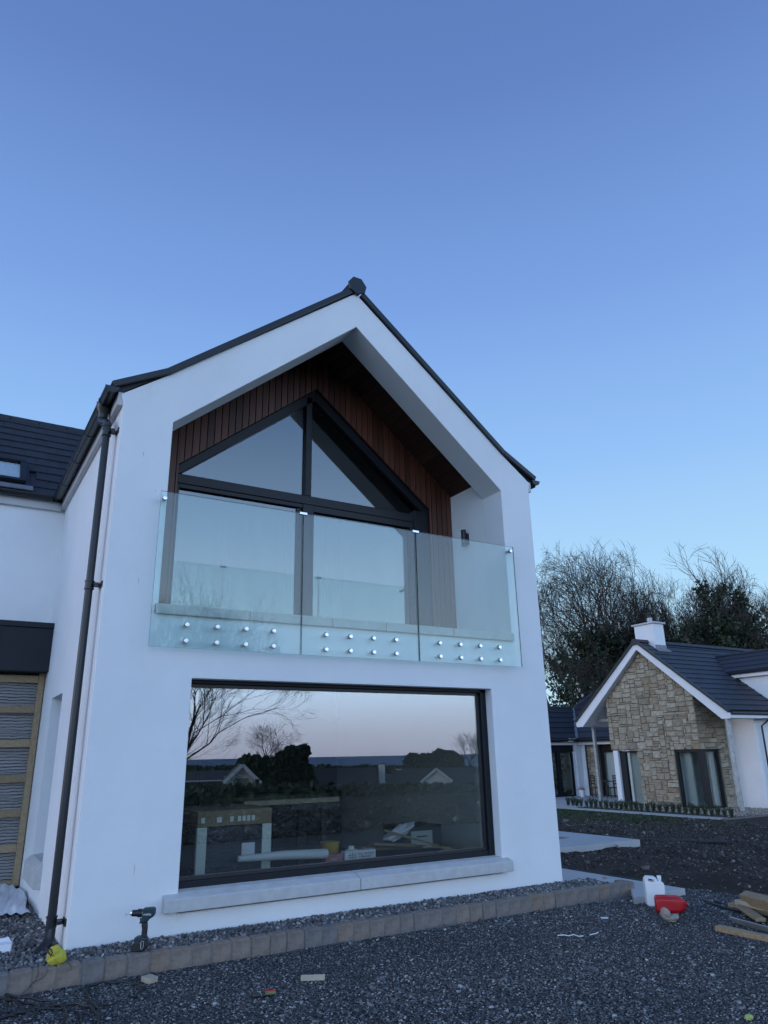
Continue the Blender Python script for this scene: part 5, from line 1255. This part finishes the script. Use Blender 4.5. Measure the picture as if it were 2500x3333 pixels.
for z in (-.01, .012): m_.box(-.155, -.05, -.0515, -.0505, z, z+.004)
m_.build('printed_mark', 'blackp', tv)
pk = MB().box(-.10, .10, -.05, .05, -.05, .05).build('red_box', 'pink', bevel=.003); pk.location = (2.70, .56, .41); tag(pk, 'dull red box lettered TTAP beside the bracket box', 'box')
text_mesh('lettering', 'TTAP', .032, 'paper', pk, Matrix.Translation((-.045, -.0515, -.012))@Matrix.Rotation(R(90), 4, 'X'))
MB().box(-.045, .04, -.0515, -.0505, -.03, -.026).build('underline', 'paper', pk)
tag(MB().tube([(1.62, .50, .50), (2.1, .48, .50), (2.6, .50, .475)], [.03, .045, .05], 12).build('film_roll', 'sheet', smooth=True), 'long roll of clear plastic film lying along the window bottom', 'film roll')
tag(MB().lathe([(.06, 0), (.065, .012), (.035, .02), (.033, .045), (.02, .05)], 18, (2.93, .56, .475)).build('filter_cap', 'foam', smooth=True), 'small pale round fitting on top of the bracket box', 'fitting')
o = lump('crumpled_paper', 'heap of crumpled white paper on the timber behind the window', 'paper heap', (3.80, .95, .58), (.17, .08, .055), 21, 'paper', .55); o.rotation_euler[1] = -.35
lab = ['long brown timber board lying low behind the window', 'narrow timber board propped over the crumpled paper', 'pale thin batten at the right end of the window', 'short dark board resting on the long brown one']
for (p, q, w, h), lb in zip((((3.15, .8, .46), (4.2, 1.05, .38), .12, .04), ((3.55, .9, .62), (4.35, .7, .37), .08, .025), ((3.9, .6, .44), (4.5, .75, .38), .04, .02), ((3.3, .75, .50), (3.9, .8, .44), .10, .03)), lab):
    plank(p, q, w, h, lb, grp='boards stacked behind the picture window', m='wood' if w > .05 else 'woodpale')
tag(MB().box(3.2, 4.55, .7, 1.3, -.02, .36).build('low_platform', 'furn'), 'dark low platform carrying the boards behind the window', 'platform')
cb = thing('kitchen_cabinets', 'dark kitchen cabinets along the back wall of the room', 'cabinets', (2.6, 4.9, -.02))
for i in range(7):
    x = .6+i*.62; o = MB().box(x+.004, x+.612, 4.6, 5.18, -.0, 2.1 if i < 4 else .9).build('cabinet_unit', 'cabinet', cb, bevel=.004); o.location = (-2.6, -4.9, .02)
    o = MB().box(x+.56, x+.575, 4.57, 4.59, 1.0 if i < 4 else .7, 1.35 if i < 4 else .72).build('handle', 'rubber', cb); o.location = (-2.6, -4.9, .02)
o = MB().box(3.6, 5.0, 4.85, 5.18, 1.45, 2.1).build('wall_cabinet', 'cabinet', cb); o.location = (-2.6, -4.9, .02)
dc = thing('drawer_cabinet', 'grey cabinet with a pale drawer front at the right of the window', 'cabinet', (4.35, 1.45, -.02))
MB().box(-.30, .27, -.2, .3, 0, .62).build('carcass', 'cabinet', dc, bevel=.003); MB().box(-.2, .12, -.215, -.2, .2, .56).build('drawer_front', 'foam', dc, bevel=.003); MB().box(-.12, .04, -.218, -.2152, .49, .505).build('drawer_slot', 'rubber', dc)
# upstairs: step ladder and dust sheet just inside the doors
ld = thing('step_ladder', 'pale aluminium step ladder standing inside the left balcony door', 'ladder', (1.12, 2.3, 2.79), -.3)
for s_, x in ((1, -.18), (1, .14)): MB().bar((x, 0, 0), (x*.7, .25, 1.25), .03, .06).build('rail', 'steel', ld)
for s_, x in ((1, -.2), (1, .16)): MB().bar((x, .62, 0), (x*.7, .27, 1.22), .025, .03).build('back_leg', 'steel', ld)
for k in range(5): MB().box(-.17+.01*k, .14-.01*k, .05*k-.01+.02, .05*k+.07, .24*k+.20, .24*k+.23).build('tread', 'can', ld)
MB().box(-.15, .12, .2, .32, 1.25, 1.28).build('top_step', 'blackp', ld)
o = lump('dust_sheet', 'crumpled white dust sheet on the floor inside the left balcony door', 'dust sheet', (2.0, 2.0, 2.88), (.42, .25, .12), 31, 'paper', .5)
for (x0, x1), lb in (((1.95, 2.35), 'pale floor-length curtain inside the left balcony door'), ((2.85, 3.9), 'wide pale floor-length curtain inside the right balcony door')):
    v_ = []; K = 60
    for i in range(K+1):
        x = x0+(x1-x0)*i/K; y = 2.6+.04*math.sin(i*1.1)
        v_ += [(x, y, 2.80), (x, y, 4.9)]
    m_ = MB().add(v_, [(2*i, 2*i+2, 2*i+3, 2*i+1) for i in range(K)]); m_.add([(a_[0], a_[1]+.004, a_[2]) for a_ in v_], [(2*i, 2*i+1, 2*i+3, 2*i+2) for i in range(K)])
    tag(m_.build('curtain', 'linen', smooth=True), lb, 'curtain')

# ------------------------------------------------------------------ trees
def grow_tree(seed, H, spread, levels=6, trunk_r=.28, forks=3, lean=(0, 0), base=None, up=.25, thin=1.9, stems=1, firstz=.18, env=None):
    r = random.Random(seed); segs = []      # (points, radii, level)
    def branch(p, d, L_, rad, lv):
        n_ = 4 if lv < 3 else 3; pts = [p.copy()]; rr = [rad]; q = p.copy(); dd = d.copy()
        end = rad*(.62 if lv < levels else .4)
        for i in range(n_):
            dd = (dd+Vector((r.gauss(0, .16), r.gauss(0, .16), r.gauss(0, .10)+up*.16))).normalized()
            q = q+dd*L_/n_; pts.append(q.copy()); rr.append(rad+(end-rad)*(i+1)/n_)
        segs.append((pts, rr, lv))
        if lv >= levels: return
        nk = r.choice([2, 3]) if lv > 1 else forks
        nk += 1 if lv >= levels-2 else 0; nk += 1 if (env and lv == levels-3) else 0
        for k in range(nk):
            t_ = 1 if k < 2 else r.uniform(.35, .85)
            i = min(int(t_*n_), n_-1); pp = pts[i].lerp(pts[i+1], t_*n_-i) if t_ < 1 else pts[-1]
            ax = Vector((r.gauss(0, 1), r.gauss(0, 1), r.gauss(0, .5))); side = dd.cross(ax).normalized()
            sp = r.uniform(.35, .75)*spread
            nd = (dd*math.cos(sp)+side*math.sin(sp)); nd.z += up*.35; nd.normalize()
            branch(pp, nd, L_*r.uniform(.68, .86), max(end*r.uniform(.7, .95), .006*thin), lv+1)
    for s_ in range(stems):
        a = r.uniform(0, 6.28) if stems > 1 else 0; t_ = .28 if stems > 1 else .03
        d0 = Vector((math.cos(a+s_*2.2)*t_+lean[0], math.sin(a+s_*2.2)*t_+lean[1], 1)).normalized()
        branch(Vector((0, 0, 0)), d0, H*firstz*1.5, trunk_r*(1 if stems == 1 else .7), 0)
    zmax = max(p.z for s_ in segs for p in s_[0]); k = H/zmax*(1.04 if env else 1)
    for s_ in segs:
        for p in s_[0]:
            p *= k
            if env:
                q = Vector((p.x/env[0], p.y/env[0], (p.z-H*env[1])/(H*(1-env[1])))); n_ = q.length
                if n_ > .80 and p.z > H*.12:
                    f = (.80+.55*(1-math.exp(-(n_-.80)/.62)))/n_; p.x *= f; p.y *= f; p.z = H*env[1]+(p.z-H*env[1])*f
    return segs
def tubes_np(segs, nside, name, m, parent):
    Vs, Fs = [], []; off = 0
    ang = np.arange(nside)*2*np.pi/nside; ca, sa = np.cos(ang), np.sin(ang)
    for pts, rr, lv in segs:
        P = np.array(pts); n_ = len(P); T = np.gradient(P, axis=0); T /= np.linalg.norm(T, axis=1)[:, None]+1e-9
        ref = np.array([0, 0, 1.]) if abs(T[0, 2]) < .9 else np.array([1., 0, 0])
        U = np.cross(T, ref); U /= np.linalg.norm(U, axis=1)[:, None]+1e-9; Wv = np.cross(T, U); r_ = np.array(rr)[:, None, None]
        V = P[:, None]+(U[:, None]*ca[None, :, None]+Wv[:, None]*sa[None, :, None])*r_
        Vs.append(V.reshape(-1, 3)); i = np.arange(n_-1)[:, None]*nside+np.arange(nside)[None]; j = np.arange(n_-1)[:, None]*nside+(np.arange(nside)[None]+1) % nside
        Fs.append(np.stack([i, j, j+nside, i+nside], -1).reshape(-1, 4)+off); off += n_*nside
    return mesh_np(name, np.concatenate(Vs), np.concatenate(Fs), m, parent=parent, smooth=True)
def bare_tree(name, lab, base, seed, H, spread=1., levels=6, trunk_r=.28, ivy=None, forks=3, stems=1, grp='bare and ivy-clad trees behind the stone house', rz=0, up=.25, lean=(0, 0), mul=1., firstz=.18, leaf=.16, env=None):
    e = thing(name, lab, 'tree', base, rz, grp)
    segs = grow_tree(seed, H, spread, levels, trunk_r, forks, stems=stems, up=up, lean=lean, firstz=firstz, env=env, thin=1.7 if H > 7.5 else .45)
    tubes_np([s_ for s_ in segs if s_[2] <= 1], 7, 'trunk', 'bark', e); tubes_np([s_ for s_ in segs if s_[2] > 1], 3, 'crown', 'bark', e)
    if ivy:
        hmin, hmax, rad, cnt, lvmax = ivy; pts = []
        cand = [(a_, b_, lv) for p, r_, lv in segs if lv <= lvmax for a_, b_ in zip(p, p[1:]) if hmin*H < (a_.z+b_.z)/2 < hmax*H]
        L_ = np.array([(b_-a_).length*(1.0 if lv < 2 else .8) for a_, b_, lv in cand]); cum = RS.choice(len(cand), cnt, p=L_/L_.sum())
        t_ = RS.rand(cnt); A = np.array([cand[i][0] for i in cum]); B = np.array([cand[i][1] for i in cum]); lvv = np.array([cand[i][2] for i in cum])
        clump = RS.uniform(.4, 1.25, len(cand))[cum]
        off = RS.normal(0, 1, (cnt, 3)); off /= np.linalg.norm(off, axis=1)[:, None]
        pts = A+(B-A)*t_[:, None]+off*(rad*clump*RS.rand(cnt)**.5*np.where(lvv < 2, 1, .7))[:, None]
        leaves(pts, leaf, 'ivy', 'ivy', e)
    return e
def far_base(u, dist, z=None):                     # point on the ground at this compass direction and distance
    d = ray(u, 2440); h = np.array(d[:2])/np.hypot(d[0], d[1]); p = CAM[:2]+h*dist; return (float(p[0]), float(p[1]), float(gz(p[0], p[1])) if z is None else z)
bare_tree('spreading_bare_tree', 'broad bare tree with many stems and ivy at its heart, left of the chimney', far_base(1985, 47), 4, 15.9, 1.0, 6, .42, (.08, .55, .7, 17000, 3), 5, 3, up=.18, env=(4.0, .46))
bare_tree('ivy_clad_tree', 'ivy-clad tree directly behind the white chimney', far_base(2160, 49), 12, 12.9, .75, 6, .34, (.05, .99, .9, 20000, 3), 3, 2, env=(2.3, .45))
bare_tree('ivy_clad_tree', 'thick ivy-clad tree with bare twigs on top, right of the chimney', far_base(2330, 46), 23, 14.0, .85, 6, .38, (.05, .84, 1.0, 27000, 3), 3, 2, env=(3.6, .5))
bare_tree('ivy_clad_tree', 'ivy-clad tree at the right edge of the photograph', far_base(2490, 47), 31, 13.2, .9, 6, .36, (.05, .78, 1.1, 22000, 3), 3, 2, env=(3.4, .5))
bare_tree('low_ivy_tree', 'low sprawling ivy-covered tree seen beside the white house corner', far_base(1850, 43), 42, 8.5, 1.15, 6, .3, (.05, .8, .6, 4500, 3), 4, 2)
bare_tree('slender_bare_tree', 'slender bare tree standing between the chimney tree and the thick ivy tree', far_base(2250, 55), 51, 14.6, .8, 6, .24, None, 3, 2, env=(3.4, .55))
bare_tree('slender_bare_tree', 'slender bare tree rising behind the ivy tree at the right edge', far_base(2440, 56), 52, 15.4, .8, 6, .24, None, 3, 2, env=(3.6, .55))
bare_tree('slender_bare_tree', 'bare tree beyond the left wing of the stone house', far_base(1800, 60), 53, 15.0, .9, 6, .26, None, 3, 1)
bare_tree('ivy_clad_tree', 'ivy-clad trunk filling the gap left of the thick ivy tree', far_base(2075, 52), 61, 11.0, .7, 5, .3, (.03, .9, 1.0, 8000, 3), 3, 2)
# hedge behind the neighbour so the field does not end in bare sky
def hedge_np(name, lab, pts2, h, w, n_, leaf_, m='hedge', cat='hedge', grp=None):
    pts2 = np.array(pts2, float); seg = RS.randint(0, len(pts2)-1, n_); t_ = RS.rand(n_)[:, None]; B = pts2[seg]*(1-t_)+pts2[seg+1]*t_
    B += RS.normal(0, w*.4, (n_, 2)); hh = h*(.75+.25*np.sin(B[:, 0]*.35)*np.cos(B[:, 1]*.4+1))*(.85+.3*RS.rand(n_)); z = gz(B[:, 0], B[:, 1])+RS.rand(n_)*hh
    o = leaves(np.c_[B, z], leaf_, m, name, kind='stuff'); o['label'] = lab; o['category'] = cat; return o
hedge_np('boundary_hedge', 'dark boundary hedge under the trees behind the stone house', [far_base(1500, 44)[:2], far_base(1900, 43)[:2], far_base(2300, 42)[:2], far_base(2750, 42)[:2]], 2.6, 2.6, 20000, .24)

# ------------------------------------------------------------------ what the windows mirror: the view to the sea behind the camera
def mir(u, v, D, yp=.176):
    d = ray(u, v); h = math.hypot(d[0], d[1]); p = CAM+d/h*D; return Vector((p[0], 2*yp-p[1], p[2]))
zz = lambda x, y: (500+x*.72333, 2150+y*.72333)
bare_tree('garden_tree', 'large bare garden tree behind the camera, mirrored in the left of the picture window', (4.45, -14.3, float(gz(4.45, -14.3))), 83, 6.9, .72, 7, .085, None, 4, 3, grp='garden trees toward the sea', up=.26, firstz=.07, lean=(.10, .0))
def far_house(lab, u0, u1, vr, ve, vb, D, dpt=9, gable_at=None, chim=None, cons=None, porch=False):
    A, B = mir(*zz(u0, ve), D), mir(*zz(u1, ve), D); hb_ = mir(*zz((u0+u1)/2, vb), D).z; ze = (A.z+B.z)/2; zr = mir(*zz((u0+u1)/2, vr), D).z
    L_ = (B-A).xy.length; e = thing('seaside_house', lab, 'house', (A.x, A.y, hb_), math.atan2(B.y-A.y, B.x-A.x), 'houses toward the sea, mirrored in the picture window')
    he, hr = ze-hb_, zr-hb_
    MB().box(0, L_, -dpt, 0, -3, he).build('wall', 'housewhite', e)
    for x in (0, L_-.2): MB().prism([(-dpt, he), (0, he), (-dpt/2, hr-.1)], x, x+.2, 'X').build('gable', 'housewhite', e)
    rfb = MB()
    for s_ in (0, 1):
        y0 = .4 if s_ == 0 else -dpt-.4
        rfb.add([(-.3, y0, he-.15), (L_+.3, y0, he-.15), (L_+.3, -dpt/2, hr), (-.3, -dpt/2, hr), (-.3, y0, he-.3), (L_+.3, y0, he-.3), (L_+.3, -dpt/2, hr-.15), (-.3, -dpt/2, hr-.15)], [(0, 1, 2, 3), (7, 6, 5, 4), (0, 4, 5, 1), (1, 5, 6, 2), (2, 6, 7, 3), (3, 7, 4, 0)])
    rfo = rfb.build('roof', 'houseroof', e)
    if gable_at:
        g0, g1, gv = gable_at; C_, D2 = mir(*zz(g0, ve), D-4), mir(*zz(g1, ve), D-4); gw_ = (D2-C_).xy.length; ga = mir(*zz((g0+g1)/2, gv), D-4).z-hb_
        x0 = (C_-A).xy.length*(1 if g0 > u0 else -1); 
        MB().prism([(x0, -3), (x0+gw_, -3), (x0+gw_, he), (x0+gw_/2, ga), (x0, he)], .05, 3.2).build('gable', 'housewhite', e)
        gr = MB().bar((x0-.25, 1.8, he-.1), (x0+gw_/2, 1.8, ga+.12), 3.6, .18, (0, 1, 0)) if 0 else MB()
        for s_ in (-1, 1):
            xe, xa = x0+gw_/2+s_*(gw_/2+.3), x0+gw_/2
            gr.add([(xe, 3.6, he-.15), (xa, 3.6, ga+.2), (xa, -dpt/2, ga+.2), (xe, -dpt/2, he-.15), (xe, 3.6, he-.35), (xa, 3.6, ga), (xa, -dpt/2, ga), (xe, -dpt/2, he-.35)], [(0, 1, 2, 3), (7, 6, 5, 4), (0, 4, 5, 1), (1, 5, 6, 2), (3, 2, 6, 7), (0, 3, 7, 4)])
        gr.build('gable_roof', 'houseroof', e)
        br = MB()
        for s_ in (-1, 1): br.bar((x0+gw_/2+s_*(gw_/2+.25), 3.63, he-.25), (x0+gw_/2, 3.63, ga+.1), .1, .3, (0, 0, 1))
        br.build('barge_board', 'white', e)
        MB().box(x0+gw_/2-.6, x0+gw_/2+.6, 3.2, 3.26, he-.9, he+.2).build('window', 'glassfar', e)
    if chim:
        for c in chim:
            x = (mir(*zz(c[0], ve), D)-A).xy.length; ct = mir(*zz(c[0], c[1]), D).z-hb_
            MB().box(x-.45, x+.45, -dpt/2-.5, -dpt/2+.5, hr-2.5, ct).build('chimney', 'housewhite', e); MB().box(x-.5, x+.5, -dpt/2-.55, -dpt/2+.55, ct, ct+.12).build('chimney_cap', 'houseroof', e)
    nw = int(L_/3.2)
    for i in range(nw):
        x = 1.2+i*3.1
        w_ = MB().box(x, x+1.2, .0, .05, he-1.7, he-.5).build('window', 'white', e); MB().box(x+.08, x+1.12, .05, .06, he-1.62, he-.58).build('pane', 'rubber', w_)
    if cons:
        x0, x1 = [(mir(*zz(c, ve), D)-A).xy.length for c in cons]; m_ = MB()
        for i in range(6):
            x = x0+(x1-x0)*i/5; m_.bar((x, .1, he-.3), (x, 3, he-1.2), .12, .12).bar((x, 3, he-1.2), (x, 3, -.5), .12, .12)
        m_.bar((x0, 3, he-1.2), (x1, 3, he-1.2), .14, .14).bar((x0, 3, he-2.1), (x1, 3, he-2.1), .1, .1).bar((x0, .1, he-.3), (x1, .1, he-.3), .14, .14)
        m_.build('conservatory_frame', 'white', e); MB().add([(x0, .1, he-.28), (x1, .1, he-.28), (x1, 3, he-1.18), (x0, 3, he-1.18)], [(0, 1, 2, 3)]).build('conservatory_roof', 'glassfar', e)
    return e
far_house('white house with a conservatory and tall chimney, centre of the window reflection', 705, 1005, 486, 556, 605, 112, chim=[(1035, 468)], cons=(868, 975))
far_house('white gabled bungalow, right of the centre house in the window reflection', 1075, 1440, 486, 548, 600, 122, gable_at=(1110, 1275, 492), chim=[(1100, 490)])
far_house('grey gabled house at the left edge of the window reflection', 100, 330, 500, 540, 640, 70, 8, gable_at=(160, 310, 480))
far_house('small white outbuilding between the two larger seaside houses', 1040, 1095, 520, 545, 590, 135, 5)
def bushy(name, lab, u, vt, w_px, vb, D, n_, leaf_, trunk=True, grp='trees toward the sea, mirrored in the picture window', m='hedge'):
    T_ = mir(*zz(u, vt), D); B0 = mir(*zz(u, vb), D); wid = (mir(*zz(u+w_px/2, vb), D)-mir(*zz(u-w_px/2, vb), D)).xy.length; H = T_.z-B0.z
    e = thing(name, lab, 'tree', (B0.x, B0.y, B0.z), 0, grp)
    r7 = np.random.RandomState(int(u)); blobs = []; 
    for i in range(26):
        rad_ = wid*r7.uniform(.13, .28); h = r7.uniform(.15, 1)*(H-rad_*.9)/H; ww = wid/2*(1-.5*h); a = r7.uniform(0, 6.28); blobs.append((math.cos(a)*ww*.8, math.sin(a)*ww*.8, H*h, rad_))
    k = r7.randint(0, 26, n_); bb = np.array(blobs)[k]; o_ = r7.normal(0, 1, (n_, 3)); o_ /= np.linalg.norm(o_, axis=1)[:, None]
    P_ = bb[:, :3]+o_*(bb[:, 3]*r7.rand(n_)**.33)[:, None]*np.array([1, 1, .9])+r7.normal(0, wid*.018, (n_, 3)); P_[:, 2] = np.clip(P_[:, 2], -.5, None)
    leaves(P_, leaf_, m, 'crown', e); MB().tube([(0, 0, -2), (0, 0, H*.6)], .2, 7).build('trunk', 'bark', e); return e
bushy('dark_tree', 'tall dark evergreen left of centre in the window reflection', 628, 380, 190, 600, 80, 15000, .36)
bushy('dark_tree', 'rounder dark tree just left of the tall evergreen in the reflection', 475, 420, 260, 600, 84, 12000, .34)
bushy('dark_tree', 'dark rounded tree at the right of the window reflection', 1200, 418, 150, 500, 150, 8000, .5)
bushy('dark_tree', 'taller dark tree furthest right in the window reflection', 1325, 398, 130, 500, 150, 8000, .5)
bushy('dark_tree', 'small dark tree between the houses in the window reflection', 950, 470, 60, 500, 150, 1200, .6)
bare_tree('distant_bare_tree', 'bare round tree above the dark bushes in the window reflection', tuple(mir(*zz(495, 600), 92)), 88, 8.5, 1., 6, .2, None, 4, 1, grp='trees toward the sea, mirrored in the picture window')
bare_tree('distant_bare_tree', 'bare tree by the far coast at the right of the reflection', tuple(mir(*zz(1415, 510), 150)), 89, 8, 1., 6, .2, None, 4, 1, grp='trees toward the sea, mirrored in the picture window')
def mline(us, v, D): return [tuple(mir(*zz(u, v), D).xy) for u in us]
def hedge_z(name, lab, us, vt, vb, D, n_, leaf_, w=2.):
    P_ = []; us = np.array(us)
    uu = RS.uniform(us.min(), us.max(), n_); A = np.array([tuple(mir(*zz(u, vb), D)) for u in uu[:400]]); 
    a0, a1 = np.array(mir(*zz(us.min(), vb), D)), np.array(mir(*zz(us.max(), vb), D)); t_ = RS.rand(n_)[:, None]; B = a0*(1-t_)+a1*t_
    H = mir(*zz(us.mean(), vt), D).z-mir(*zz(us.mean(), vb), D).z
    z = B[:, 2]+RS.rand(n_)*H*(.72+.28*np.sin(t_[:, 0]*23)+.18*np.sin(t_[:, 0]*61))
    o = leaves(np.c_[B[:, :2]+RS.normal(0, w, (n_, 2)), z], leaf_, 'hedge', name, kind='stuff'); o['label'] = lab; o['category'] = 'hedge'
hedge_z('garden_hedge', 'overgrown dark hedge between the field and the houses behind the camera', (-250, 1700), 575, 660, 62, 26000, .42, 3.)
hedge_z('shrub_belt', 'belt of dark shrubs below the right-hand bungalow', (980, 1500), 560, 600, 100, 7000, .5, 2.5)
hedge_z('coastal_trees', 'far low band of dark coastal trees before the sea', (-300, 1800), 480, 500, 330, 14000, 1.6, 12)
n = 26000
P = np.stack([RS.uniform(3, 34, n), -8-32*RS.rand(n)**1.4, np.zeros(n)], 1); P[:, 2] = gz(P[:, 0], P[:, 1])+.02
stones('back_field_stones', P, .04+.10*RS.rand(n)**3+.25*(RS.rand(n) < .01), .6, 'mudstone', 'stones and clods on the dug ground behind the camera, mirrored in the window', 'stones', tilt=.6)
for k, (u, v, D_, sc_) in enumerate(((1000, 735, 26, .45), (985, 748, 24, .25), (1060, 742, 27, .3))):
    p = mir(*zz(u, v), D_); lump('boulder', ['large grey boulder on the dug ground, mirrored in the window', 'small grey boulder nearest the house, mirrored in the window', 'middle grey boulder by the white bench, mirrored in the window'][k], 'boulder', p, (sc_, sc_*.8, sc_*.6), 40+k)
# white rail fence and table in the yard behind the camera
A = mir(*zz(1285, 725), 30); B = mir(*zz(1500, 735), 30); d_ = (B-A).normalized(); H = mir(*zz(1285, 655), 30).z-A.z
rfn = thing('rail_fence', 'white two-rail garden fence, mirrored at the right of the window', 'fence', A)
for i in range(5):
    p = d_*i*.95; MB().box(p.x-.05, p.x+.05, p.y-.05, p.y+.05, -.4, H).build('post', 'white', rfn)
for z in (H*.95, H*.42): MB().bar((0, 0, z), tuple(d_*3.9+Vector((0, 0, z))), .05, .10).build('rail', 'white', rfn)
A = mir(*zz(1120, 745), 24); B = mir(*zz(1195, 745), 24); d_ = (B-A); L_ = d_.length; H = mir(*zz(1120, 715), 24).z-A.z
tt_ = thing('garden_bench', 'small white bench out on the dug ground, mirrored in the window', 'bench', A, math.atan2(d_.y, d_.x))
MB().box(0, L_, -.2, .2, H-.05, H).build('seat', 'white', tt_)
for x in (.04, L_-.08):
    for y in (-.18, .14): MB().box(x, x+.05, y, y+.05, -.1, H-.05).build('leg', 'white', tt_)
